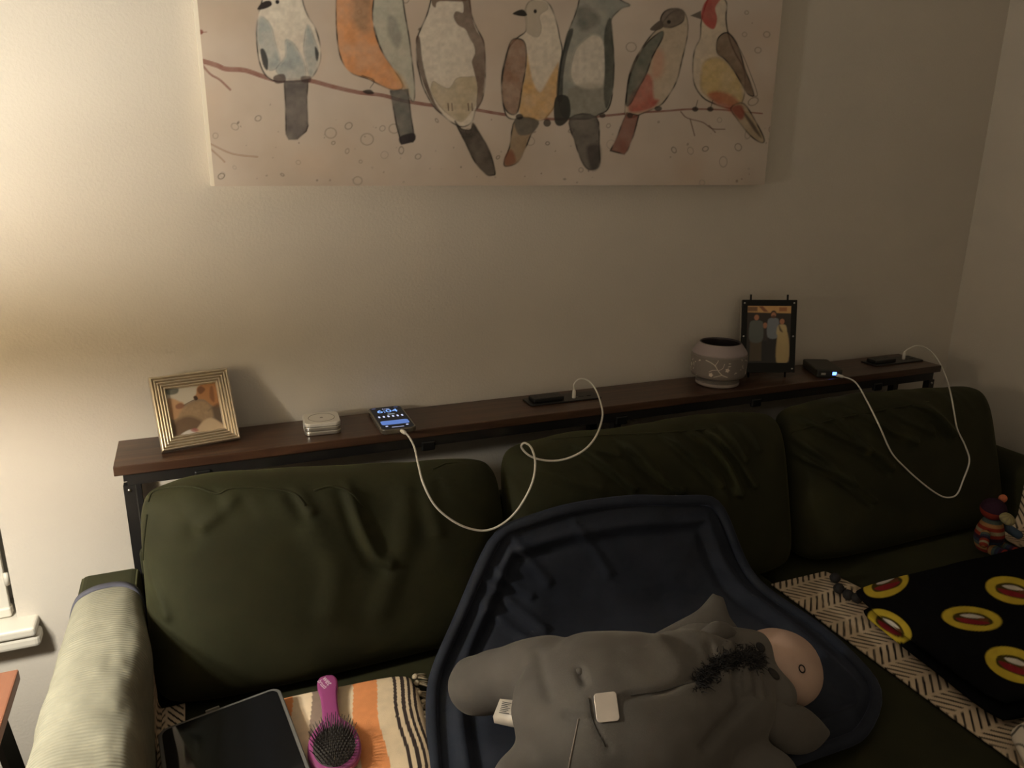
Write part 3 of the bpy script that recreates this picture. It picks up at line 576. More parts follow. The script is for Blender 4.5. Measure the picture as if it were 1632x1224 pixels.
# herringbone throws ----------------------------------------------------------
CRM, INK = np.array(lin(204, 184, 158)), np.array(lin(38, 33, 31))
def herring(A, B):
    row = 0.050; k = np.floor(B/row); f = B/row-k; s = np.where(k.astype(int) % 2 == 0, 1, -1)
    sp = 0.0185; ph = (A+s*f*row*0.95+0.0015*fbm(A, B, 40, 2))/sp; d = np.abs(ph-np.floor(ph)-.5)*sp
    m = np.clip((0.0031-d)/0.0013+.5, 0, 1)*np.clip(np.minimum(f, 1-f)/.06-.6, 0, 1)
    m *= np.clip(1.25-0.5*fbm(A+4, B+9, 22, 2), 0, 1)
    c = CRM*(0.92+0.16*fbm(A, B, 60, 2))[..., None]
    return c*(1-m[..., None])+INK*m[..., None]
def chaise_throw():
    na, nb = 400, 300; a = np.linspace(0, 1.02, na); y = np.linspace(-0.425, -1.20, nb); A, Y = np.meshgrid(a, y, indexing='ij')
    flat = 0.80; r = 0.04
    k = np.clip((A-.16)/.05, 0, 1)*np.clip((.76-A)/.06, 0, 1); k = k*k*(3-2*k); Y = np.minimum(Y, Y*(1-k)+k*(-0.60+(Y+0.425)*(0.60/0.775)))
    X = np.where(A < flat, 1.182+A, np.where(A < flat+r*1.57, 1.982+r*np.sin((A-flat)/r), 2.022+0*A)); Z = np.where(A < flat, 0.467, np.where(A < flat+r*1.57, 0.467+r*(1-np.cos((A-flat)/r)), 0.467+r+(A-flat-r*1.57)))
    X = X+np.where(A < .2, 0.012*(fbm(Y, Y*0, 6, 3)-.5)*(1-A/.2), 0)
    hump = 0.012*np.clip(1.3-A*12, 0, 1)*(fbm(A, Y, 9, 3)-.35)*np.clip(A*14, 0, 1); Z = Z+np.where(A < flat, np.maximum(hump, 0), 0)
    root = tag(empty('herringbone_throw', (1.6, -0.8, 0.465)), 'cream throw with black herringbone dashes over the right seat', 'throw')
    parts = [grid('throw_cloth', np.stack([X, Y, Z], -1)[:, ::-1], M_cloth, None, herring(A+0.012*(fbm(A, Y, 5, 2)-.5), -Y+0.010*(fbm(A+3, Y, 6, 2)-.5))[:, ::-1], thick=0.004)]
    me = None; spots = []
    for yy in np.arange(-0.44, -1.18, -0.036): spots.append((2.012, yy, 0.467+r+0.157+0.004*math.sin(yy*90)))
    for px_, py_ in ((1331, 921), (1337, 938), (1352, 948), (1366, 953)): q = onZ(px_, py_, 0.482); spots.append(tuple(q))
    for s in spots:
        if me is None:
            bm = bmesh.new(); bmesh.ops.create_icosphere(bm, subdivisions=2, radius=0.0125)
            for v in bm.verts: v.co *= 1+0.18*(mnoise.noise(v.co*220))
            me = bpy.data.meshes.new('pompom'); bm.to_mesh(me); bm.free(); me.materials.append(M_dark); me.polygons.foreach_set('use_smooth', [True]*len(me.polygons))
        parts.append(link('pompom', me, None, None, False, s))
    world_children(root, parts)
chaise_throw()
def left_throw():
    na, nb = 60, 220; a = np.linspace(0, 1, na); y = np.linspace(-0.372, -1.0, nb); A, Y = np.meshgrid(a, y, indexing='ij')
    X = -0.1335+0.045*np.clip((A-.40)/.60, 0, 1)**1.2+0.002*(fbm(A*2, Y*8, 2, 2)-.5); Z = 0.468+0.090*np.clip(1-A/.52, 0, 1)**1.2*np.clip(1.0-np.clip((-.44-Y)/.06, 0, 1)*.85, .1, 1)*np.clip(0.8+0.4*(fbm(Y, Y, 9, 2)), .7, 1.1)+0.002
    tag(grid('seat_throw', np.stack([X, Y, Z], -1), M_cloth, None, herring(Y*1.0, A*0.14+.01), thick=0.003), 'edge of a cream dashed throw tucked beside the left arm', 'throw')
left_throw()

# navy padded mat ---------------------------------------------------------------
def navy_mat():
    rows = [(-0.392, 0.742, 0.505, 1.028), (-0.417, 0.66, 0.452, 1.048), (-0.444, 0.58, 0.405, 1.066), (-0.476, 0.522, 0.360, 1.086), (-0.525, 0.496, 0.326, 1.110), (-0.62, 0.487, 0.298, 1.130), (-0.74, 0.485, 0.268, 1.116), (-0.83, 0.485, 0.245, 1.080), (-0.895, 0.484, 0.235, 0.965)]
    R = catmull(rows, 14); nt_, ns = len(R), 150; s = np.linspace(0, 1, ns)
    P = np.zeros((nt_, ns, 3)); arc = np.concatenate([[0], np.cumsum(np.hypot(np.diff(R[:, 0]), np.diff(R[:, 1])))])
    for i in range(nt_):
        x = R[i, 2]+(R[i, 3]-R[i, 2])*s; top = max(0, 1-arc[i]/0.25)
        z = R[i, 1]-top*(0.030*(1-s)**3+0.058*s**2.6)+0.010*top*(fbm(x, x*0+2, 9, 2)-.5); P[i] = np.stack([x, np.full(ns, R[i, 0]), z], -1)
    T = np.gradient(P, axis=0); Sx = np.gradient(P, axis=1); N = np.cross(Sx, T); N /= np.linalg.norm(N, axis=-1, keepdims=True); N *= np.sign(N[..., 2:3]-N[..., 1:2])
    inx = np.minimum((s[None]*(R[:, 3]-R[:, 2])[:, None]), ((1-s)[None]*(R[:, 3]-R[:, 2])[:, None])); ind = np.minimum(np.minimum(inx, arc[:, None]), (arc[-1]-arc)[:, None])
    h = 0.011*np.exp(-((ind-0.050-0.018*(fbm(P[..., 0]*1.0, P[..., 2]+P[..., 1], 6, 2)-.5))/0.013)**2)-0.005*np.exp(-((ind-0.078)/0.012)**2)+0.020*np.clip((ind-.09)/.1, 0, 1)*fbm(P[..., 0], arc[:, None]+P[..., 0]*0, 7, 3)
    for pts, amp, w in (([(772, 925), (815, 960), (850, 985)], .008, .009), ([(775, 895), (805, 925), (840, 945)], .007, .008), ([(820, 860), (850, 900), (870, 925)], .006, .010), ([(925, 845), (950, 880), (965, 910)], .005, .010), ([(765, 960), (800, 985), (830, 1005)], .007, .009)):
        q = [(c[0], c[2]) for c in (onY(a, b, -0.43) for a, b in pts)]; D = seg_dist(P[..., 0], P[..., 2], q); h += np.where(P[..., 2] > .5, amp*np.exp(-(D/w)**2), 0)
    P2 = P+N*(h+0.002)[..., None]
    root = tag(empty('padded_mat', (0.7, -0.6, 0.47)), 'navy blue plush padded mat with rolled edges under the grey donkey', 'mat')
    sh_ = grid('mat_cloth', P2, M_navy, None, thick=0.012)
    ring = np.concatenate([P[0, ::4], P[4::4, -1], P[-1, ::-4], P[::-4, 0][1:-1]]); ring = ring+np.array([0, -0.004, 0.004])
    k = 3
    for _ in range(k): ring = (np.roll(ring, 1, 0)+2*ring+np.roll(ring, -1, 0))/4
    rad = 0.011*(0.85+0.3*fbm(np.arange(len(ring))*0.13, np.zeros(len(ring)), 1.0, 2))
    world_children(root, [sh_, tube('rolled_edge', ring, rad, M_navy, None, 10, True)])
    return P2
NAVY = navy_mat()

# folded black fleece with yellow discs (plain colour patches) -----------------------------
def pxof(P):
    D = P-CAM; w = D@_f; return 816+FPX*(D@_r)/w, 612-FPX*(D@_u)/w
def slab(name, c00, c10, c11, c01, z, t, nu, nv, mat_, parent, printer, bump=0.006, seed=0.0, pw=6):
    u, v = np.meshgrid(warp(nu), warp(nv), indexing='ij'); a, b = (u+1)/2, (v+1)/2
    Q = [np.array(c)[None, None] for c in (c00, c10, c11, c01)]; A, B = a[..., None], b[..., None]
    XY = Q[0]*(1-A)*(1-B)+Q[1]*A*(1-B)+Q[2]*A*B+Q[3]*(1-A)*B
    cen = XY.mean((0, 1)); rd = 0.04*np.abs(u)**8*np.abs(v)**8; XY = cen+(XY-cen)*(1-rd[..., None])
    XY = XY+0.010*np.stack([fbm(XY[..., 1]+seed, XY[..., 0]*0, 7, 2)-.5, fbm(XY[..., 0]+seed, XY[..., 1]*0, 7, 2)-.5], -1)
    prof = np.clip((1-np.abs(u)**pw)*(1-np.abs(v)**pw), 0, 1)**.45
    Z = np.full(u.shape, z+t*0.5); mid = np.concatenate([XY, Z[..., None]], -1); nrm = np.zeros_like(mid); nrm[..., 2] = 1
    tf = t*0.5*prof+bump*(fbm(XY[..., 0]+seed, XY[..., 1], 6, 3)-.3)*prof
    top = mid+nrm*tf[..., None]; col = printer(top, u, v)
    o, _ = sheet_pair(name, mid, nrm, tf, t*0.48*prof, mat_, parent, col); return o
def black_blanket():
    def pr(top, u, v):
        U, Vv = pxof(top); p = Print(U, Vv, np.array(lin(12, 12, 14))); S = lambda *c: np.array(lin(*c))
        Y, Rr, Wt, Bk, Br = S(190, 166, 56), S(128, 34, 42), S(206, 200, 190), S(18, 15, 15), S(110, 62, 38)
        for cx, cy, rx, ry, an in ((1412, 930, 37, 21, -.30), (1418, 997, 39, 20, .55), (1549, 986, 48, 19, .12), (1614, 941, 44, 21, .22), (1618, 1060, 50, 26, .35), (1690, 1000, 50, 22, .2), (1700, 900, 45, 20, .1), (1500, 1075, 0.1, .1, 0)):
            if rx < 1: continue
            p.ell(cx, cy, rx, ry, Y, 1, an); c, s = math.cos(an), math.sin(an)
            T = lambda pts: [(cx+rx*(x*c)-ry*y*s, cy+rx*x*s+ry*y*c) for x, y in pts]
            p.poly(T([(-.62, -.15), (-.2, -.5), (.35, -.45), (.72, .05), (.5, .45), (-.1, .5), (-.55, .35)]), Bk, .9, .8)
            p.poly(T([(-.55, .1), (-.1, .05), (.45, .1), (.6, .2), (.3, .42), (-.25, .42)]), Rr, .95, .8)
            p.poly(T([(-.4, -.2), (0, -.38), (.4, -.22), (.15, -.08), (-.2, -.06)]), Wt, .95, .8)
            p.poly(T([(.2, -.1), (.5, -.15), (.55, .08), (.3, .1)]), Br, .8, .8)
        return p.C*(0.85+0.3*fbm(U, Vv, .08, 2))[..., None]
    root = tag(empty('folded_blanket', (1.6, -0.76, 0.47)), 'folded black fleece blanket with yellow discs on the right seat', 'blanket')
    lo = slab('lower_fold', (1.222, -0.965), (2.0, -0.985), (2.0, -0.60), (1.262, -0.60), 0.474, 0.024, 120, 90, M_fleece, None, pr, 0.003, 2.0, 10)
    hi = slab('upper_fold', (1.235, -0.955), (2.0, -0.97), (1.985, -0.575), (1.268, -0.565), 0.496, 0.026, 260, 180, M_fleece, None, pr, 0.010, 4.0, 10)
    world_children(root, [lo, hi])
black_blanket()
def white_fleece():
    def pr(top, u, v):
        U, Vv = pxof(top); p = Print(U, Vv, np.array(lin(206, 196, 182))); k = np.array(lin(32, 29, 29))
        for t in ([(1592, 1182), (1612, 1172), (1628, 1156), (1640, 1170), (1652, 1160)], [(1600, 1200), (1622, 1186), (1640, 1196), (1648, 1212)], [(1590, 1150), (1606, 1142), (1622, 1146), (1640, 1134)], [(1625, 1215), (1640, 1225), (1660, 1222)], [(1660, 1180), (1690, 1190), (1700, 1220)], [(1610, 1230), (1640, 1245), (1690, 1240)], [(1600, 1128), (1625, 1122), (1650, 1116)], [(1576, 1190), (1600, 1215), (1620, 1240)]):
            p.line(t, 3.4, k, .95)
        q = random.Random(9)
        for _ in range(46):
            x, y = q.uniform(1660, 2350), q.uniform(1080, 1750); an = q.uniform(0, 6.3); t = [(x, y)]
            for s in range(4): an += q.uniform(-1, 1); x += 16*math.cos(an); y += 12*math.sin(an); t.append((x, y))
            p.line(t, 3.4, k, .95)
        return p.C
    tag(slab('fleece_throw', (1.125, -1.10), (1.95, -1.30), (1.95, -0.998), (1.205, -0.984), 0.474, 0.036, 120, 100, M_fleece, None, pr, 0.012, 7.0), 'white fleece throw with black line print in the bottom right corner', 'throw')
white_fleece()

# striped towel ------------------------------------------------------------------------
def towel():
    S = lambda *c: np.array(lin(*c)); cr, orr, gr, ch = S(226, 204, 172), S(224, 148, 96), S(140, 122, 108), S(66, 56, 54)
    lines = [(-.2, cr), (-.075, orr), (-.03, cr), (.050, orr), (.085, cr), (.118, gr), (.140, cr), (.190, orr), (.233, cr), (.262, ch), (.268, cr), (.2755, ch), (.2825, cr), (.2875, ch), (.2925, cr), (.2975, ch), (.3025, cr)]
    def pr(top, u, v):
        q = top[..., 0]-0.127*(top[..., 1]+0.48)+0.0035*np.sin(top[..., 1]*30); C = np.zeros(top.shape)
        for x0, c in lines: C = np.where((q >= x0)[..., None], c, C)
        return C*(0.92+0.16*fbm(top[..., 0], top[..., 1], 90, 2))[..., None]
    root = tag(empty('striped_towel', (0.09, -0.7, 0.46)), 'folded cream towel with orange and charcoal stripes under the hairbrush', 'towel')
    o = slab('towel_cloth', (-0.10, -0.98), (0.245, -0.98), (0.312, -0.455), (-0.098, -0.432), 0.464, 0.038, 260, 160, M_cloth, None, pr, 0.010, 3.0, 10)
    parts = [o]; tas = mat('cream_tassel_yarn', (0.50, 0.41, 0.28), 0.9, var=0.25, scale=80)
    bm = bmesh.new(); bmesh.ops.create_uvsphere(bm, u_segments=8, v_segments=5, radius=0.0058)
    for v in bm.verts: v.co.x = v.co.x*1.15+0.005
    V, F = join_vf([tube_vf(catmull([(0.008, dy, 0), (0.017, dy*1.8, -0.004), (0.026+abs(dy), dy*2.6, -0.011)], 3), [.0022]*6+[.0010], 5) for dy in (-.0028, 0, .0028)])
    vs = [bm.verts.new(tuple(v)) for v in V]
    for f in F: bm.faces.new([vs[i] for i in f])
    me = bpy.data.meshes.new('tassel'); bm.to_mesh(me); bm.free(); me.materials.append(tas); me.polygons.foreach_set('use_smooth', [True]*len(me.polygons))
    for k in range(30):
        f = k/29; parts.append(link('tassel', me, None, None, False, (0.309-0.066*f+0.004*random.uniform(-1, 1), -0.463-0.505*f, 0.483+random.uniform(-.004, .006)), (random.uniform(-.4, .4), random.uniform(-.1, .4), random.uniform(-.6, .6))))
    world_children(root, parts)
towel()

# ------------------------------------------------------------------ plush donkey
from mathutils.bvhtree import BVHTree
def bvh_of(names):
    V = []; F = []
    for o in bpy.data.objects:
        if o.type == 'MESH' and o.name.split('.')[0] in names:
            mw = o.matrix_world if o.parent is None else o.parent.matrix_world @ o.matrix_parent_inverse @ o.matrix_basis
            k = len(V); V += [mw @ v.co for v in o.data.vertices]; F += [[i+k for i in p.vertices] for p in o.data.polygons]
    return BVHTree.FromPolygons(V, F)
def hit(b, px, py, lift=0.0):
    d = Vector(_ray(px, py)).normalized(); loc, n, i, dist = b.ray_cast(Vector(CAM), d)
    if loc is None: return None, None
    if n.dot(d) > 0: n = -n
    return np.array(loc+n*lift), n
def orient(n, up=Vector(_u)):
    z = n.normalized(); x = up.cross(z).normalized(); y = z.cross(x); return Matrix((x, y, z)).transposed().to_euler()
bpy.context.view_layer.update()

def donkey():
    root = tag(empty('plush_donkey', (0.6, -0.8, 0.50)), 'grey plush toy donkey lying face down on the navy mat', 'plush toy')
    bm = bmesh.new()
    def ell(c, r, ang=0.0, tilt=0.0, seg=28):
        mtx = Matrix.Translation(Vector(c)) @ Matrix.Rotation(ang, 4, 'Z') @ Matrix.Rotation(tilt, 4, 'Y') @ Matrix.Diagonal((*r, 1))
        bmesh.ops.create_uvsphere(bm, u_segments=seg, v_segments=seg//2, radius=1, matrix=mtx)
    def capsule(pts, rads, n=9):
        pts = [np.array(p) for p in pts]; P = catmull(pts, n); Rr = np.interp(np.linspace(0, 1, len(P)), np.linspace(0, 1, len(rads)), rads)
        for p, r in zip(P, Rr): bmesh.ops.create_uvsphere(bm, u_segments=20, v_segments=10, radius=r, matrix=Matrix.Translation(Vector(p)))
    ax = -0.36
    ell(onZ(1000, 1132, 0.612), (0.180, 0.135, 0.108), ax); ell(onZ(962, 1130, 0.612), (0.126, 0.136, 0.108), ax)
    ell(onZ(1100, 1110, 0.612), (0.130, 0.115, 0.092), ax)
    capsule([onZ(880, 1078, 0.615), onZ(815, 1080, 0.592), onZ(758, 1092, 0.566)], [0.068, 0.053, 0.048])
    capsule([onZ(905, 1190, 0.58), onZ(860, 1225, 0.56), onZ(828, 1252, 0.552)], [0.060, 0.050, 0.044])
    capsule([onZ(1130, 1165, 0.58), onZ(1180, 1215, 0.555), onZ(1225, 1240, 0.545)], [0.060, 0.048, 0.045])
    capsule([onZ(1110, 1062, 0.600), onZ(1150, 1060, 0.605), onZ(1195, 1062, 0.603)], [0.075, 0.066, 0.062])
    capsule([onZ(1180, 1090, 0.603), onZ(1205, 1098, 0.606), onZ(1232, 1108, 0.606)], [0.055, 0.047, 0.036])
    me = bpy.data.meshes.new('body'); bm.to_mesh(me); bm.free(); o = link('body', me, M_plush)
    r = o.modifiers.new('r', 'REMESH'); r.mode = 'VOXEL'; r.voxel_size = 0.0058; s = o.modifiers.new('s', 'SMOOTH'); s.iterations = 14; s.factor = 0.6
    bake(o); me = o.data; n = len(me.vertices)
    co = np.empty(n*3, np.float32); me.vertices.foreach_get('co', co); co = co.reshape(-1, 3).astype(float); no = np.array([v.normal[:] for v in me.vertices])
    d = 0.010*(fbm(co[:, 0]+co[:, 2], co[:, 1]+5, 11, 3)-.5)
    U, Vv = pxof(co); vis = (no@(-_f)) > -0.2
    for pts, amp, w in (([(858, 1045), (864, 1080), (872, 1108)], -.006, 10), ([(923, 1070), (930, 1085)], -.009, 7), ([(1110, 1075), (1060, 1100), (1000, 1110)], -.006, 5), ([(942, 1115), (950, 1160), (972, 1195)], -.0035, 5),
                        ([(1178, 1020), (1172, 1060), (1180, 1110)], -.010, 7), ([(900, 1140), (930, 1146), (960, 1142)], -.005, 6), ([(1195, 1110), (1160, 1150), (1125, 1190)], -.010, 9), ([(1130, 1030), (1140, 1070)], -.006, 6), ([(1200, 1072), (1206, 1092), (1210, 1110)], -.006, 4), ([(1215, 1070), (1221, 1090), (1226, 1108)], -.005, 4), ([(1186, 1075), (1190, 1100)], -.006, 4), ([(1150, 1025), (1160, 1045)], -.005, 5), ([(1050, 1025), (1080, 1060)], .004, 14)):
        D = seg_dist(U, Vv, [tuple(q) for q in catmull(pts, 3)]); d += np.where(vis, amp*np.exp(-(D/w)**2), 0)
    co += no*d[:, None]; me.vertices.foreach_set('co', co.astype(np.float32).ravel()); me.polygons.foreach_set('use_smooth', [True]*len(me.polygons)); me.update()
    parts = [o]
    # muzzle
    bm = bmesh.new(); c = onZ(1242, 1064, 0.598)
    bmesh.ops.create_uvsphere(bm, u_segments=40, v_segments=24, radius=1, matrix=Matrix.Translation(Vector(c)) @ Matrix.Rotation(ax-0.12, 4, 'Z') @ Matrix.Diagonal((0.070, 0.071, 0.062, 1)))
    for v in bm.verts: v.co += v.normal*0.004*mnoise.noise(v.co*14)
    me2 = bpy.data.meshes.new('muzzle'); bm.to_mesh(me2); bm.free(); mz = link('muzzle', me2, M_muzzle, None, True); mz['label'] = 'pale pinkish beige muzzle'; parts.append(mz)
    def ear(name, e0, e1, t=0.007):
        a = catmull(e0, 10); b = catmull(e1, 10); n_ = 41; a = np.array([[np.interp(k, np.linspace(0, 1, len(a)), a[:, i]) for i in range(3)] for k in np.linspace(0, 1, n_)]); b = np.array([[np.interp(k, np.linspace(0, 1, len(b)), b[:, i]) for i in range(3)] for k in np.linspace(0, 1, n_)])
        s = np.linspace(0, 1, 25)[None, :, None]; Pm = a[:, None]*(1-s)+b[:, None]*s
        Nn = np.cross(np.gradient(Pm, axis=0), np.gradient(Pm, axis=1)); L = np.linalg.norm(Nn, axis=-1, keepdims=True); Nn = np.where(L > 1e-9, Nn/np.maximum(L, 1e-9), 0)
        u_ = np.linspace(-1, 1, n_)[:, None]; v_ = np.linspace(-1, 1, 25)[None]; pr = np.clip((1-np.abs(u_)**4)*(1-np.abs(v_)**4), 0, 1)**.5
        bend = -0.012*(1-v_**2)*(1-u_**2)*0.6; Pm = Pm+Nn*bend[..., None]
        e, _ = sheet_pair(name, Pm, Nn, t*pr, t*pr, M_plush); parts.append(e); return e
    ear('ear', [onZ(1192, 1106, .640), onZ(1240, 1114, .622), onZ(1288, 1130, .585), onZ(1322, 1165, .535)], [onZ(1196, 1128, .632), onZ(1210, 1166, .585), onZ(1245, 1198, .548), onZ(1290, 1200, .528), onZ(1322, 1170, .530)])
    ear('ear', [onY(1035, 1014, -.735), onY(1080, 990, -.725), onY(1112, 972, -.715), onY(1136, 946, -.700)], [onY(1176, 1036, -.775), onY(1182, 1012, -.765), onY(1163, 985, -.74), onY(1152, 952, -.71)], 0.010)
    ear('ear_fold', [onY(1100, 1024, -.79), onY(1122, 1000, -.785), onY(1140, 990, -.775), onY(1160, 996, -.77)], [onY(1122, 1034, -.80), onY(1145, 1030, -.80), onY(1165, 1022, -.79), onY(1178, 1014, -.78)], 0.008)
    bv = BVHTree.FromPolygons([v.co for v in o.data.vertices]+[v.co for v in me2.vertices], [list(p.vertices) for p in o.data.polygons]+[[i+len(o.data.vertices) for i in p.vertices] for p in me2.polygons])
    eye = None
    for px_, py_, sz in ((1233, 1074, 1.0), (1212, 1032, 0.85)):
        L, n_ = hit(bv, px_, py_, 0.0003)
        e = lathe('eye', [(0, -0.002), (0.0092, -0.002), (0.0095, 0.001), (0.0065, 0.0028), (0, 0.0034)], M_dark, None, 20, tuple(L), orient(n_)); e.scale = (0.9*sz, 1.15*sz, 1); parts.append(e)
    L, n_ = hit(bv, 1278, 1066, 0.0004); V, F = tube_vf([(0.0052*math.cos(a), 0.0058*math.sin(a), 0) for a in np.linspace(0, 2*math.pi, 17)[:-1]], 0.0011, 6, True); nn = pymesh('nostril', V, F, M_dark, None, True, tuple(L), orient(n_)); parts.append(nn)
    L, n_ = hit(bv, 967, 1127, 0.001); pt = prism('patch', rrect(0.032, 0.038, 0.005), 0, 0.002, mat('silver_grey_patch', (0.52, 0.46, 0.40), 0.35, 0.2, var=0.05), None, 0.0008, 2, False, tuple(L), orient(n_, Vector(_u)-0.18*Vector(_r))); pt['label'] = 'small pale silver patch'; parts.append(pt)
    L, n_ = hit(bv, 924, 1070, 0.0); parts.append(lathe('tufted_knot', [(0, 0.003), (0.004, 0.0025), (0.006, 0), (0.004, -0.002), (0, -0.003)], M_plush, None, 14, tuple(L), orient(n_)))
    def surf_line(name, pts, r, m):
        q = [hit(bv, x, y, r*0.5)[0] for x, y in catmull(pts, 6)]; q = [p for p in q if p is not None]; parts.append(tube(name, q, r, m, None, 6))
    M_seam = mat('dark_grey_seam', (0.05, 0.045, 0.04), 0.8); M_thr = mat('grey_thread', (0.26, 0.22, 0.185), 0.8)
    surf_line('seam', [(1110, 1086), (1080, 1094), (1050, 1102), (1005, 1108)], 0.0009, M_seam); surf_line('seam', [(938, 1112), (945, 1150), (965, 1190)], 0.0009, M_seam); surf_line('loose_thread', [(922, 1146), (916, 1175), (908, 1215), (905, 1235)], 0.0010, M_thr)
    # care label between leg and body
    lab = grid('care_label', np.array([[onZ(797, 1114, .600), onZ(786, 1142, .585), onZ(788, 1152, .575)], [onZ(818, 1116, .606), onZ(814, 1146, .590), onZ(814, 1158, .580)], [onZ(840, 1122, .612), onZ(838, 1150, .598), onZ(840, 1162, .588)]]), mat('white_satin_label', (0.55, 0.50, 0.43), 0.45), None, thick=0.0008); parts.append(lab)
    prs = []
    for k in range(7):
        for c0, c1 in ((0.12, 0.44), (0.56, 0.90)):
            f = 0.12+k*0.09; A_ = np.array(onZ(797, 1114, .6015)); B_ = np.array(onZ(840, 1122, .6135)); C_ = np.array(onZ(786, 1145, .5855)); D_ = np.array(onZ(838, 1152, .5988))
            g = lambda s, t: (A_*(1-s)+B_*s)*(1-t)+(C_*(1-s)+D_*s)*t
            prs.append(tube_vf([g(c0, f), g(c1-(k % 3)*.05, f)], 0.0006, 4))
    V, F = join_vf(prs); pl = pymesh('label_print', V, F, M_dark); parts.append(pl)
    # mane
    prs = []; line = catmull([(1112, 1088), (1128, 1072), (1150, 1056), (1178, 1049), (1198, 1050), (1208, 1054)], 12)
    for k in range(1500):
        c = line[random.randrange(len(line))]; L, n_ = hit(bv, c[0]+random.gauss(0, 5), c[1]+random.gauss(0, 7), -0.002)
        if L is None: continue
        dv = np.array(n_)+0.75*np.array([random.gauss(0, 1), random.gauss(0, 1), random.gauss(0, .7)]); dv /= np.linalg.norm(dv); ln = random.uniform(.007, .014)
        bend = np.array([random.gauss(0, .004), random.gauss(0, .004), -random.uniform(0, .006)]); prs.append(tube_vf([L, L+dv*ln*.5, L+dv*ln+bend], [0.0011, 0.0009, 0.0003], 3, caps=False))
    V, F = join_vf(prs); mn = pymesh('mane', V, F, M_dark); mn['kind'] = 'stuff'; mn['label'] = 'short fuzzy black mane'; parts.append(mn)
    world_children(root, parts)
donkey()

# ------------------------------------------------------------------ striped knitted toy
def knit_toy():
    c = np.array([1.806, -0.500, 0.474]); root = tag(empty('knitted_toy', tuple(c)), 'small knitted toy with rainbow stripes between cushion and right arm', 'plush toy')
    S = lambda *q: np.array(lin(*q)); pal = [S(124, 46, 34), S(146, 108, 68), S(72, 82, 76), S(46, 50, 66), S(50, 30, 44), S(124, 46, 34), S(132, 120, 94)]
    def rev(name, prof, ctr, col, seg=28, rot=None):
        n = len(prof); P = np.zeros((n, seg+1, 3)); C = np.zeros((n, seg+1, 3))
        for i, (r, z) in enumerate(prof):
            for k in range(seg+1): a = 2*math.pi*k/seg; P[i, k] = (r*math.cos(a), r*math.sin(a), z); C[i, k] = col(z, a)
        o = grid(name, P[::-1], M_knit, root, C[::-1]); o.location = ctr
        if rot: o.rotation_euler = rot
        return o
    z = np.linspace(0, 1, 44); stripe = lambda s: (lambda zz, a: pal[int((zz*s) % 7)])
    rev('torso', [(0.036*math.sin(math.pi*min(.97, .12+t*.80))**.5*(1.05-.25*t), t*.092) for t in z], (0, 0, 0), stripe(115))
    rev('head', [(0.030*math.sqrt(max(0, 1-(2*t-1)**2)), t*.054) for t in z], (-0.002, 0.004, 0.086), lambda zz, a: pal[4] if zz > .03 else pal[0], 28, (0.15, -0.1, 0))
    rev('snout', [(0.019*math.sqrt(max(0, 1-(2*t-1)**2)), t*.022) for t in z], (-0.006, -0.034, 0.094), lambda zz, a: pal[6] if int(a*6) % 2 else S(150, 140, 100), 28, (0.5, 0, 0))
    for s in (-1, 1): rev('arm', [(0.011*math.sqrt(max(0.02, 1-(2*t-1)**6)), t*.050) for t in z], (s*0.034, -0.012, 0.064), stripe(160) if s < 0 else (lambda zz, a: S(70, 84, 100)), 20, (0.5, s*2.2, 0))
    for s in (-1, 1): rev('leg', [(0.014*math.sqrt(max(0.02, 1-(2*t-1)**6)), t*.055) for t in z], (s*0.018, -0.016, 0.014), stripe(120), 20, (1.5, s*0.25, 0))
    for s in (1,): rev('tuft', [(0.010*math.sqrt(max(0, 1-(2*t-1)**2)), t*.022) for t in z], (s*0.024, 0.004, 0.124), lambda zz, a: S(190, 110, 80), 16, (0, s*0.5, 0))
knit_toy()

# ------------------------------------------------------------------ tablet
def basis_empty(name, O, X, Y):
    X = Vector(X).normalized(); Y = (Vector(Y)-X*Vector(Y).dot(X)).normalized(); Z = X.cross(Y)
    e = empty(name, tuple(O)); e.rotation_euler = Matrix((X, Y, Z)).transposed().to_euler(); return e
def tablet():
    A, B = onZ(250, 1165, 0.5135), onZ(445, 1093, 0.530); W = float(np.linalg.norm(B-A)); Ln = 0.275
    e = basis_empty('tablet', A, B-A, (0.0, 1, 0)); tag(e, 'dark tablet in a grey case lying on the striped towel', 'tablet')
    c = (W/2, -Ln/2, 0)
    prism('tablet_case', rrect(W, Ln, 0.018), -0.011, 0.0005, M_tabcase, e, 0.0022, 3, False, c)
    prism('screen', rrect(W-0.013, Ln-0.013, 0.013), 0.0004, 0.0014, M_glass, e, 0.0004, 1, False, c)
    prism('side_button', rrect(0.022, 0.003, 0.0014), -0.006, -0.001, M_steel, e, 0, 1, False, (W*0.44, 0.0006, 0.0045))
tablet()

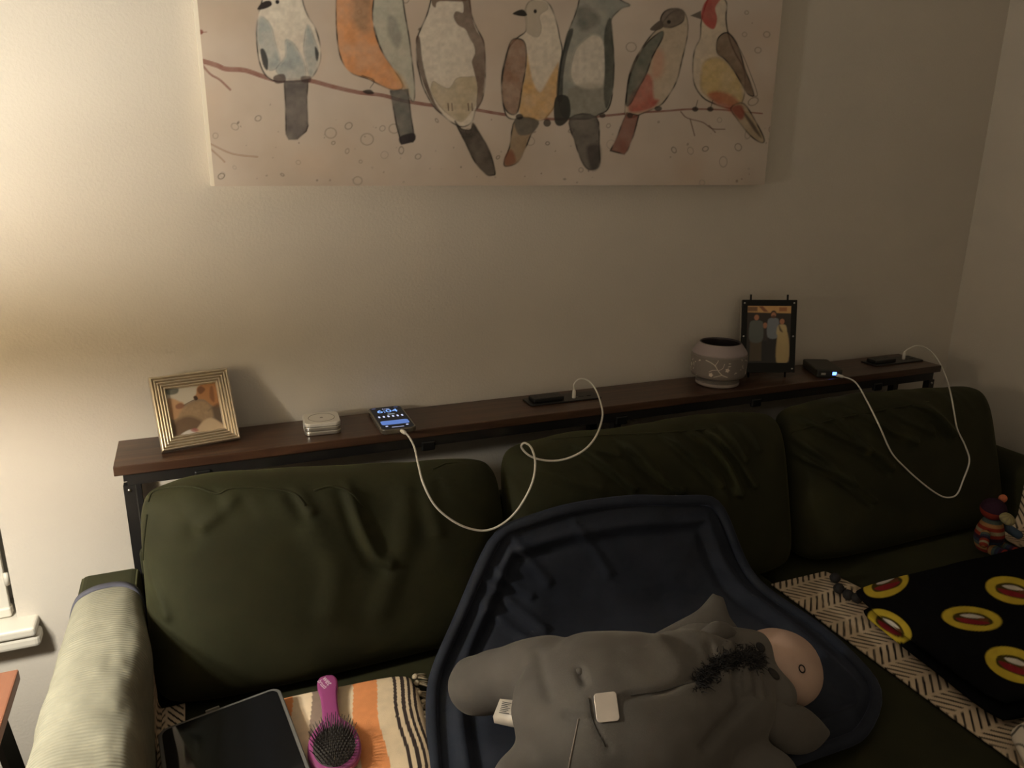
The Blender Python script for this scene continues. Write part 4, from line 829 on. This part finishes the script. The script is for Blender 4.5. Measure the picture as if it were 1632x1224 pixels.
# ------------------------------------------------------------------ hairbrush
def hairbrush():
    tip, ctr = onZ(511, 1084, 0.512), onZ(533, 1195, 0.512); e = basis_empty('hairbrush', (ctr[0], ctr[1], 0.506), (1, -0.10, 0), tip-ctr); e.location = (ctr[0], ctr[1], 0.5095); tag(e, 'magenta paddle hairbrush with black bristles on the striped towel', 'hairbrush')
    L = float(np.linalg.norm((tip-ctr)[:2])); o = []
    half = [(0.0, -0.055), (0.018, -0.053), (0.032, -0.042), (0.040, -0.022), (0.0415, 0.0), (0.038, 0.024), (0.029, 0.044), (0.019, 0.058), (0.0145, 0.072), (0.0145, L-0.058), (0.0175, L-0.035), (0.0175, L-0.016), (0.012, L-0.004), (0.0, L)]
    h = catmull(half, 5); pts = [(x, y) for x, y in h]+[(-x, y) for x, y in h[-2:0:-1]]
    prism('brush_body', pts, 0, 0.013, M_purple, e, 0.005, 4, True)
    n, m = 24, 36; P = np.zeros((n, m+1, 3))
    for i in range(n):
        r = i/(n-1)
        for k in range(m+1): a = 2*math.pi*k/m; P[i, k] = (0.0335*r*math.cos(a), 0.046*r*math.sin(a)-0.004, 0.0128+0.006*(1-r*r))
    grid('bristle_pad', P, mat('charcoal_rubber', (0.045, 0.038, 0.034), 0.5), e)
    prs = []
    for ix in range(-6, 7):
        for iy in range(-8, 9):
            x, y = ix*0.0052+(iy % 2)*0.0026, iy*0.0054
            if (x/0.031)**2+(y/0.044)**2 > 1: continue
            lean = np.array([x*0.30, y*0.30, 0]); b = np.array([x, y-0.004, 0.014]); prs.append(tube_vf([b, b+np.array([0, 0, .009])+lean*.4, b+np.array([random.gauss(0, .0008), random.gauss(0, .0008), .0185])+lean], [.0008, .0007, .0005], 4))
    V, F = join_vf(prs); br = pymesh('bristles', V, F, M_bristle, e); br['kind'] = 'stuff'; br['label'] = 'rows of thin black bristles'
    M_lg = mat('white_lettering', (0.7, 0.62, 0.66), 0.5)
    text('lettering', 'wet', 0.016, M_lg, e, (0.0, L-0.020, 0.0131), (0, 0, math.radians(-68))); text('lettering', 'brush', 0.012, M_lg, e, (-0.009, L-0.027, 0.0131), (0, 0, math.radians(-68)))
hairbrush()

# ------------------------------------------------------------------ things on the console table
def silver_frame():
    BLp, BRp, TLp = np.array([-0.091, -0.116, SZ+.0005]), np.array([0.055, -0.090, SZ+.0005]), np.array([-0.103, -0.053, 0.994])
    e = basis_empty('photo_frame', BLp, BRp-BLp, TLp-BLp); tag(e, 'ribbed silver photo frame with a picture of dogs at the left end of the console', 'photo frame')
    W, H, w = 0.148, 0.148, 0.027; prof = [(0, 0.0)]
    for k in range(5):
        d0 = k*w/5
        for t in np.linspace(0, 1, 7): prof.append((d0+w/5*t, 0.008+0.0022*(4-k)*0.55+0.0030*math.sin(math.pi*t)))
    prof += [(w, 0.006), (w, 0.0)]; V = []; F = []
    for d, h in prof: V += [(d, d, h), (W-d, d, h), (W-d, H-d, h), (d, H-d, h)]
    for i in range(len(prof)-1):
        for k in range(4): F.append((i*4+k, i*4+(k+1) % 4, (i+1)*4+(k+1) % 4, (i+1)*4+k))
    F += [((len(prof)-1)*4+k, (len(prof)-1)*4+(k+1) % 4, (k+1) % 4, k) for k in range(4)]
    pymesh('moulding', V, F, M_silver, e, False)
    box('backing_board', 0.004, W-0.004, 0.004, H-0.004, -0.003, 0.0, M_black, e)
    V, F = tube_vf([(W/2, H*0.62, -0.004), (W/2, 0.024, -0.030)], 0.004, 4); pymesh('easel_leg', V, F, M_black, e, False)
    n = 110; a = np.linspace(0, 100, n); X, Y = np.meshgrid(a, a, indexing='ij'); S = lambda *c: np.array(lin(*c)); p = Print(X, Y, S(128, 110, 92)); D = dict(soft=2.2)
    p.poly([(0, 62), (0, 100), (70, 100), (62, 74), (40, 66), (20, 60)], S(188, 180, 166), 1, smoothed=False, **D); p.poly([(0, 92), (8, 88), (22, 90), (24, 100), (0, 100)], S(90, 92, 84), .9, 1.5)
    p.poly([(0, 40), (0, 78), (10, 80), (22, 72), (30, 66), (24, 48), (12, 36)], S(172, 134, 100), .95, **D); p.poly([(14, 64), (24, 68), (31, 62), (25, 56), (15, 57)], S(122, 84, 66), .9, 1.5)
    p.poly([(10, 34), (26, 54), (48, 66), (70, 64), (80, 52), (84, 30), (62, 18), (40, 6), (12, 2), (8, 18)], S(150, 126, 98), .95, 2.5, wash=.2); p.poly([(6, 30), (30, 38), (52, 30), (60, 16), (40, 4), (10, 0), (2, 10)], S(92, 72, 56), .85, 4)
    p.poly([(62, 95), (58, 82), (52, 77), (53, 71), (64, 70), (74, 66), (86, 52), (100, 50), (100, 100), (70, 100)], S(158, 112, 74), .97, 1.5); p.poly([(62, 92), (70, 98), (78, 90), (70, 82), (64, 82)], S(104, 70, 48), .9, 1.5); p.poly([(52, 77), (58, 78), (60, 71), (54, 69)], S(52, 38, 34), .95, 1)
    p.poly([(84, 70), (88, 92), (94, 92), (92, 60)], S(110, 76, 52), .8, 2); p.line([(30, 62), (42, 67), (54, 71)], 1.6, S(84, 54, 40), .9)
    p.poly([(76, 42), (84, 46), (86, 24), (100, 14), (100, 52), (90, 52)], S(80, 66, 54), .8, 3); p.poly([(45, 6), (62, 22), (80, 26), (98, 10), (100, 0), (40, 0)], S(182, 160, 132), .95, 2); p.poly([(14, 0), (26, 7), (38, 8), (42, 0)], S(196, 190, 182), .95, 1.5); p.poly([(34, 8), (44, 10), (50, 4), (40, 2)], S(150, 90, 86), .8, 1.5)
    q = w+(W-2*w)*X/100; r_ = w+(H-2*w)*Y/100; g = grid('photograph', np.stack([q, r_, np.full_like(q, 0.0045)], -1), M_photo, e, p.C)
silver_frame()

def charger():
    e = empty('wireless_charger', (0.2215, -0.089, SZ+.0003), math.radians(-4)); tag(e, 'square white layered wireless charging pad on the console', 'charger')
    for k, (z0, z1) in enumerate(((0.0, 0.0085), (0.0095, 0.0175), (0.0185, 0.0265))):
        prism('charging_pad', rrect(0.074, 0.074, 0.013, 8), z0, z1, M_aluminium if k < 2 else M_whitepl, e, 0.0018, 3)
        if k < 2: prism('spacer', rrect(0.069, 0.069, 0.011, 6), z1-0.0005, z1+0.0015, M_steel, e)
    V, F = tube_vf([(0.027*math.cos(a), 0.027*math.sin(a), 0.0266) for a in np.linspace(0, 2*math.pi, 49)[:-1]], 0.0007, 6, True); pymesh('ring_mark', V, F, mat('grey_print', (0.30, 0.27, 0.23), 0.5), e)
    lathe('centre_dot', [(0, 0), (0.0035, 0), (0.0032, 0.0004), (0, 0.0004)], mat('grey_dot', (0.24, 0.21, 0.18), 0.5), e, 16, (0, 0, 0.0264))
    box('side_label', -0.0378, -0.0368, -0.013, 0.010, 0.005, 0.0165, mat('white_sticker', (0.8, 0.77, 0.70), 0.5), e)
charger()

def phone():
    e = empty('mobile_phone', (0.371, -0.0935, SZ+.0003), math.radians(-1.7)); tag(e, 'charging mobile phone in clear case with lit lock screen on the console', 'phone')
    W, L = 0.077, 0.157
    M_case = mat('smoky_clear_case', (0.10, 0.085, 0.065), 0.2, var=0.05, coat=0.5)
    prism('phone_case', rrect(W, L, 0.014, 8), 0.0, 0.0108, M_case, e, 0.002, 3); prism('phone_screen', rrect(W-0.008, L-0.008, 0.0105, 8), 0.0104, 0.0114, glow_mat('lit_dark_screen', (0.004, 0.0045, 0.006), 1.0), e, 0.0003, 1)
    G_b, G_w, G_l = glow_mat('screen_blue', (0.10, 0.20, 0.56), 0.75), glow_mat('screen_white', (0.55, 0.62, 0.95), 0.9), glow_mat('screen_pale_blue', (0.20, 0.42, 1.0), 1.1); zt = 0.01145
    text('clock_digits', '6:04', 0.0275, G_l, e, (0, 0.043, zt)); text('date_line', 'Sunday', 0.006, G_w, e, (0, 0.060, zt))
    prism('notification_pill', rrect(0.016, 0.005, 0.002), zt, zt+0.0002, glow_mat('screen_grey', (0.25, 0.32, 0.36), 0.6), e, loc=(0.004, 0.021, 0))
    for k in range(6): prism('widget_icon', rrect(0.0042, 0.011, 0.002), zt, zt+0.0002, G_w, e, loc=(-0.0255+k*0.0102, 0.006, 0))
    prism('blue_banner', rrect(0.060, 0.026, 0.006), zt, zt+0.0002, G_b, e, loc=(0, -0.036, 0))
    for x in (-0.022, 0.022): lathe('screen_button', [(0, 0), (0.003, 0), (0.003, 0.0002), (0, 0.0002)], G_w, e, 14, (x, -0.058, zt))
    prism('home_bar', rrect(0.026, 0.0018, 0.0008), zt, zt+0.0002, G_w, e, loc=(0, -0.0665, 0))
    for x in (-0.026, 0.024): prism('status_mark', rrect(0.009, 0.0026, 0.001), zt, zt+0.0002, glow_mat('status_blue', (0.16, 0.18, 0.45), 0.6), e, loc=(x, 0.067, 0))
    for y in (0.035, 0.020): box('side_button', -W/2-0.0006, -W/2+0.001, y-0.005, y+0.005, 0.0045, 0.0072, M_steel, e)
phone()

def outlet(c, label, mirror=1):
    e = empty('power_outlet', (c[0], c[1], SZ+.0002)); tag(e, label, 'power outlet', 'outlets set into the console')
    prism('outlet_plate', rrect(0.188, 0.058, 0.006), 0, 0.0035, M_black, e, 0.001, 2)
    prism('socket_block', rrect(0.080, 0.036, 0.004), 0.0033, 0.013, M_black, e, 0.002, 2, False, (-0.042, 0.002, 0))
    for k in range(2): prism('usb_port', rrect(0.012, 0.0055, 0.001), 0.0034, 0.0044, M_blackmetal, e, loc=(0.048+k*0.022, -0.004, 0))
    for k in range(2):
        for s in (-1, 1): box('socket_slot', -0.062+k*0.038+s*0.005-0.001, -0.062+k*0.038+s*0.005+0.001, -0.002, 0.006, 0.0129, 0.0133, M_blackmetal, e)
    lathe('indicator_light', [(0, 0), (0.0022, 0), (0.002, 0.0005), (0, 0.0007)], mat('pale_led', (0.35, 0.28, 0.25), 0.3), e, 12, (0.036, -0.006, 0.0034))
outlet((0.797, -0.074), 'black power outlet strip beside the phone, nearest the console middle'); outlet((1.868, -0.079), 'black power outlet strip at the right end of the console')

def pot():
    c = (1.238, -0.090, SZ+.0004)
    prof = [(0.0, 0.0), (0.051, 0.0), (0.0555, 0.003), (0.056, 0.010), (0.054, 0.013), (0.0535, 0.020), (0.060, 0.0225), (0.068, 0.027), (0.0705, 0.034), (0.0715, 0.055), (0.0712, 0.080), (0.0695, 0.084), (0.0698, 0.086), (0.068, 0.090), (0.060, 0.1005), (0.0545, 0.108), (0.052, 0.1115), (0.0485, 0.1115), (0.0475, 0.108), (0.052, 0.10), (0.061, 0.082), (0.061, 0.045), (0.05, 0.026), (0, 0.025)]
    q = np.array(prof); seglen = np.concatenate([[0], np.cumsum(np.hypot(*np.diff(q, axis=0).T))]); tt = np.linspace(0, seglen[-1], 260); R_ = np.interp(tt, seglen, q[:, 0]); Zz = np.interp(tt, seglen, q[:, 1])
    sg = 300; th = np.linspace(0, 2*math.pi, sg+1); P = np.stack([R_[:, None]*np.cos(th), R_[:, None]*np.sin(th), np.repeat(Zz[:, None], sg+1, 1)], -1)
    S = lambda *k: np.array(lin(*k)); A = (th*0.0815*1000)[None]+0*Zz[:, None]; B = Zz[:, None]*1120+0*A
    p = Print(A, B, S(138, 128, 124)); outer = np.arange(260) < np.argmax(Zz); io = ~outer
    band = (B > 26) & (B < 94); p.C[band] = S(118, 110, 104); ft = (B > 12) & (B < 24); p.C[ft] = S(92, 86, 82); p.C[B > 94] = S(148, 136, 136)
    wt = S(214, 202, 186); rr = random.Random(5)
    for k in range(4):
        x0 = k*128+4
        p.line([(x0, 84), (x0+14, 80), (x0+28, 72), (x0+38, 58), (x0+50, 46), (x0+66, 40)], 2.0, wt, .9, soft=.5); p.line([(x0+28, 72), (x0+34, 82), (x0+36, 88)], 1.3, wt, .9, soft=.5); p.line([(x0+38, 58), (x0+50, 66), (x0+54, 78)], 1.4, wt, .9, soft=.5); p.line([(x0+36, 60), (x0+22, 58), (x0+12, 52)], 1.5, wt, .9, soft=.5); p.line([(x0+50, 46), (x0+38, 42), (x0+26, 38)], 1.4, wt, .9, soft=.5)
        for fx, fy in ((18, 44), (64, 60)):
            for t in range(5): p.ell(x0+fx+3.6*math.cos(t*1.257), fy+3.6*math.sin(t*1.257), 2.7, 2.2, wt, .9, t*1.257, .5)
        for _ in range(9):
            lx, ly = x0+rr.uniform(60, 120), rr.uniform(34, 88); p.ell(lx, ly, rr.uniform(2.4, 4.2), rr.uniform(1.0, 1.6), wt, .85, rr.uniform(0, 3.1), .5)
    p.C[io] = S(60, 54, 54); o = grid('flower_pot', P, M_potglaze, None, p.C); o.location = c; o.rotation_euler = (0, 0, 0.4)
    tag(o, 'round grey stoneware pot with white floral relief on the console', 'pot')
pot()

def black_frame():
    BL, BR, TL = np.array([1.330, -0.066, 0.8745]), np.array([1.469, -0.1166, 0.8745]), np.array([1.342, -0.032, 1.064]); W, H = 0.148, 0.194
    e = basis_empty('photo_frame', BL, BR-BL, TL-BL); tag(e, 'black standing photo frame with a group portrait behind the grey pot', 'photo frame')
    M_bf = mat('black_frame_board', (0.005, 0.005, 0.004), 0.4, var=0.05, spec=0.25); M_clear = mat('pale_acrylic_edge', (0.30, 0.27, 0.22), 0.25)
    box('frame_board', 0, W, 0, H, -0.003, 0.0015, M_bf, e, 0.0006); box('acrylic_backing', -0.002, W+0.001, 0.001, H-0.001, -0.007, -0.0032, M_clear, e, 0.0006)
    for x in (0.026, W-0.022): V, F = tube_vf([(x, -0.016, -0.010), (x, H+0.014, -0.010)], 0.0028, 10); pymesh('post', V, F, M_blackmetal, e)
    V, F = tube_vf([(W/2, H*.5, -0.012), (W/2, 0.004, -0.058)], 0.0028, 8); pymesh('easel_leg', V, F, M_blackmetal, e)
    for x in (0.006, W-0.008):
        for y in (0.010, H/2, H-0.009): lathe('screw', [(0, 0), (0.0028, 0), (0.0024, 0.0012), (0, 0.0016)], M_steel, e, 12, (x, y, 0.0016))
    nx, ny = 80, 110; X, Y = np.meshgrid(np.linspace(0, 80, nx), np.linspace(0, 115, ny), indexing='ij'); S = lambda *k: np.array(lin(*k)); p = Print(X, Y, S(46, 36, 28)); sk = S(180, 122, 92)
    p.poly([(0, 102), (80, 100), (80, 115), (0, 115)], S(204, 160, 104), 1, 1, smoothed=False); p.poly([(0, 104), (18, 104), (18, 113), (0, 113)], S(92, 62, 46), .8, 1, smoothed=False); p.poly([(20, 114), (28, 114), (38, 103), (30, 103)], S(112, 56, 46), .8, 1, smoothed=False); p.poly([(58, 104), (72, 104), (72, 112), (58, 112)], S(150, 88, 52), .8, 1, smoothed=False)
    p.poly([(0, 0), (80, 0), (80, 30), (0, 34)], S(30, 26, 20), .9, 6)
    def person(cx, top, hw, shirt, leg, hair, h, beard=False, dress=False):
        p.poly([(cx-hw, 4), (cx+hw, 4), (cx+hw*.95, h), (cx-hw*.95, h)], leg, .95, 1.2, smoothed=False)
        p.poly([(cx-hw, h-2), (cx+hw, h-2), (cx+hw*1.15, top-24), (cx+hw*.7, top-15), (cx-hw*.7, top-15), (cx-hw*1.15, top-24)], shirt, .97, 1.2)
        p.ell(cx, top-6.5, 5.6, 7.2, hair, .95); p.ell(cx, top-8.5, 4.4, 5.6, sk, .95)
        if beard: p.ell(cx, top-12, 3.8, 3, S(60, 42, 32), .8)
    person(33, 84, 6, S(52, 44, 42), S(30, 27, 26), S(50, 36, 28), 48); person(48, 105, 9.5, S(124, 130, 138), S(32, 28, 26), S(44, 32, 26), 54, True); person(17, 100, 11, S(96, 100, 96), S(92, 78, 58), S(60, 46, 36), 46)
    person(64, 92, 8, S(196, 174, 128), S(188, 164, 112), S(54, 34, 26), 58, dress=True); p.poly([(56, 2), (78, 4), (75, 60), (58, 60)], S(190, 166, 116), .95, 1.5); p.poly([(58, 78), (62, 70), (66, 62), (60, 66)], S(54, 34, 26), .9, 1.5)
    q = 0.014+(W-0.030)*X/80; r_ = 0.026+(H-0.042)*Y/115; grid('photograph', np.stack([q, r_, np.full_like(q, 0.0020)], -1), M_photo, e, p.C)
black_frame()

def power_bank():
    e = empty('power_bank', (1.583, -0.098, SZ+.0003), math.radians(-24)); tag(e, 'small dark power bank with glowing blue display on the console', 'power bank')
    prism('power_bank_body', rrect(0.070, 0.120, 0.008), 0, 0.022, mat('dark_olive_plastic', (0.020, 0.019, 0.013), 0.42, var=0.05), e, 0.003, 3)
    box('end_panel', -0.031, 0.031, -0.0612, -0.0598, 0.004, 0.018, M_black, e, 0.0004)
    box('blue_display', 0.006, 0.017, -0.0618, -0.0612, 0.008, 0.0165, glow_mat('blue_led_display', (0.10, 0.22, 1.0), 5.0), e)
    box('usb_port', -0.024, -0.012, -0.0616, -0.0611, 0.008, 0.014, M_steel, e)
power_bank()

# ------------------------------------------------------------------ charging cables
CB = bvh_of(('cushion_cover', 'mat_cloth'))
def cable(label, pts, plug_top, plug_base, end):
    root = tag(empty('charging_cable', tuple(plug_base)), label, 'cable', 'white charging cables')
    Q = [np.array(plug_top)]+[onY(*p) for p in pts]+[np.array(end)]; P = catmull(Q, 10); out = []
    for c in P:
        d = Vector(c-CAM); L = d.length; loc, n, i, dist = CB.ray_cast(Vector(CAM), d.normalized())
        if loc is not None and dist < L+0.004: c = np.array(Vector(CAM)+d.normalized()*(dist-0.006))
        out.append(c)
    out = np.array(out)
    for _ in range(2): out[1:-1] = (out[:-2]+2*out[1:-1]+out[2:])/4
    b = np.array(plug_base); t = np.array(plug_top)
    parts = [tube('cord', out, 0.0021, M_cable, None, 10)]
    parts.append(tube('plug', [b, b+(t-b)*.05, b+(t-b)*.55, b+(t-b)*.8, t], [0.0042, 0.0048, 0.0048, 0.0042, 0.0026], M_whitepl, None, 14))
    d = out[-1]-out[-4]; d /= np.linalg.norm(d); s = out[-1]-d*0.016
    parts.append(tube('plug', [s-d*0.004, s, s+d*0.010, s+d*0.0155], [0.0026, 0.0042, 0.0045, 0.0040], M_whitepl, None, 14))
    world_children(root, parts)
cable('white cable looping from the phone to the middle power outlet',
      [(915, 612, -.086), (924, 604, -.088), (938, 607, -.095), (950, 622, -.12), (958, 645, -.20), (960, 665, -.28), (950, 695, -.36), (930, 718, -.385), (900, 732, -.385), (870, 734, -.385), (845, 727, -.38), (831, 713, -.375), (836, 706, -.378), (847, 714, -.385), (853, 738, -.39), (848, 770, -.395), (830, 805, -.40), (810, 828, -.40), (785, 843, -.40), (760, 845, -.40), (728, 834, -.40), (695, 808, -.39), (675, 772, -.37), (666, 738, -.32), (660, 712, -.25), (650, 694, -.20)],
      (0.822, -0.086, SZ+0.026), (0.822, -0.086, SZ+0.004), (0.373, -0.170, SZ+0.006))
cable('white cable drooping from the power bank to the right power outlet',
      [(1448, 556, -.085), (1462, 551, -.086), (1480, 557, -.095), (1495, 574, -.12), (1508, 602, -.19), (1516, 632, -.26), (1521, 660, -.33), (1526, 685, -.355), (1538, 710, -.36), (1545, 735, -.365), (1535, 765, -.37), (1525, 788, -.37), (1510, 793, -.37), (1495, 788, -.37), (1470, 770, -.37), (1440, 743, -.37), (1420, 720, -.365), (1402, 680, -.36), (1382, 640, -.30), (1362, 608, -.21)],
      (1.908, -0.082, SZ+0.026), (1.908, -0.082, SZ+0.004), (1.570, -0.163, SZ+0.010))

# ------------------------------------------------------------------ pieces of parts go under their part
def adopt(root_names, child_names, part_name):
    bpy.context.view_layer.update()
    for root in [o for o in bpy.data.objects if o.parent is None and o.name.split('.')[0] in root_names]:
        kids = list(root.children); ps = [k for k in kids if k.name.split('.')[0] == part_name]
        if not ps: continue
        for k in kids:
            if k.name.split('.')[0] in child_names:
                p = min(ps, key=lambda q: (sum((q.matrix_world @ Vector(c) for c in q.bound_box), Vector())/8-sum((k.matrix_world @ Vector(c) for c in k.bound_box), Vector())/8).length)
                mpi = p.matrix_world.inverted() @ root.matrix_world @ k.matrix_parent_inverse
                k.parent = p; k.matrix_parent_inverse = mpi
adopt(('sofa_back_cushion',), ('seam',), 'cushion_cover'); adopt(('sofa',), ('arm_piping',), 'arm'); adopt(('arm_throw',), ('binding',), 'throw_cloth')
adopt(('mobile_phone',), ('clock_digits', 'date_line', 'notification_pill', 'widget_icon', 'blue_banner', 'screen_button', 'home_bar', 'status_mark'), 'phone_screen'); adopt(('mobile_phone',), ('side_button',), 'phone_case')
adopt(('power_outlet',), ('socket_slot',), 'socket_block'); adopt(('power_outlet',), ('usb_port', 'indicator_light'), 'outlet_plate'); adopt(('power_bank',), ('blue_display', 'usb_port'), 'end_panel')
adopt(('plush_donkey',), ('label_print',), 'care_label'); adopt(('plush_donkey',), ('nostril',), 'muzzle'); adopt(('hairbrush',), ('lettering',), 'brush_body'); adopt(('photo_frame',), ('screw',), 'frame_board'); adopt(('tablet',), ('side_button',), 'tablet_case')
adopt(('wireless_charger',), ('ring_mark', 'centre_dot', 'side_label'), 'charging_pad'); adopt(('console_table',), ('screw',), 'leg'); adopt(('herringbone_throw',), ('pompom',), 'throw_cloth'); adopt(('striped_towel',), ('tassel',), 'towel_cloth')
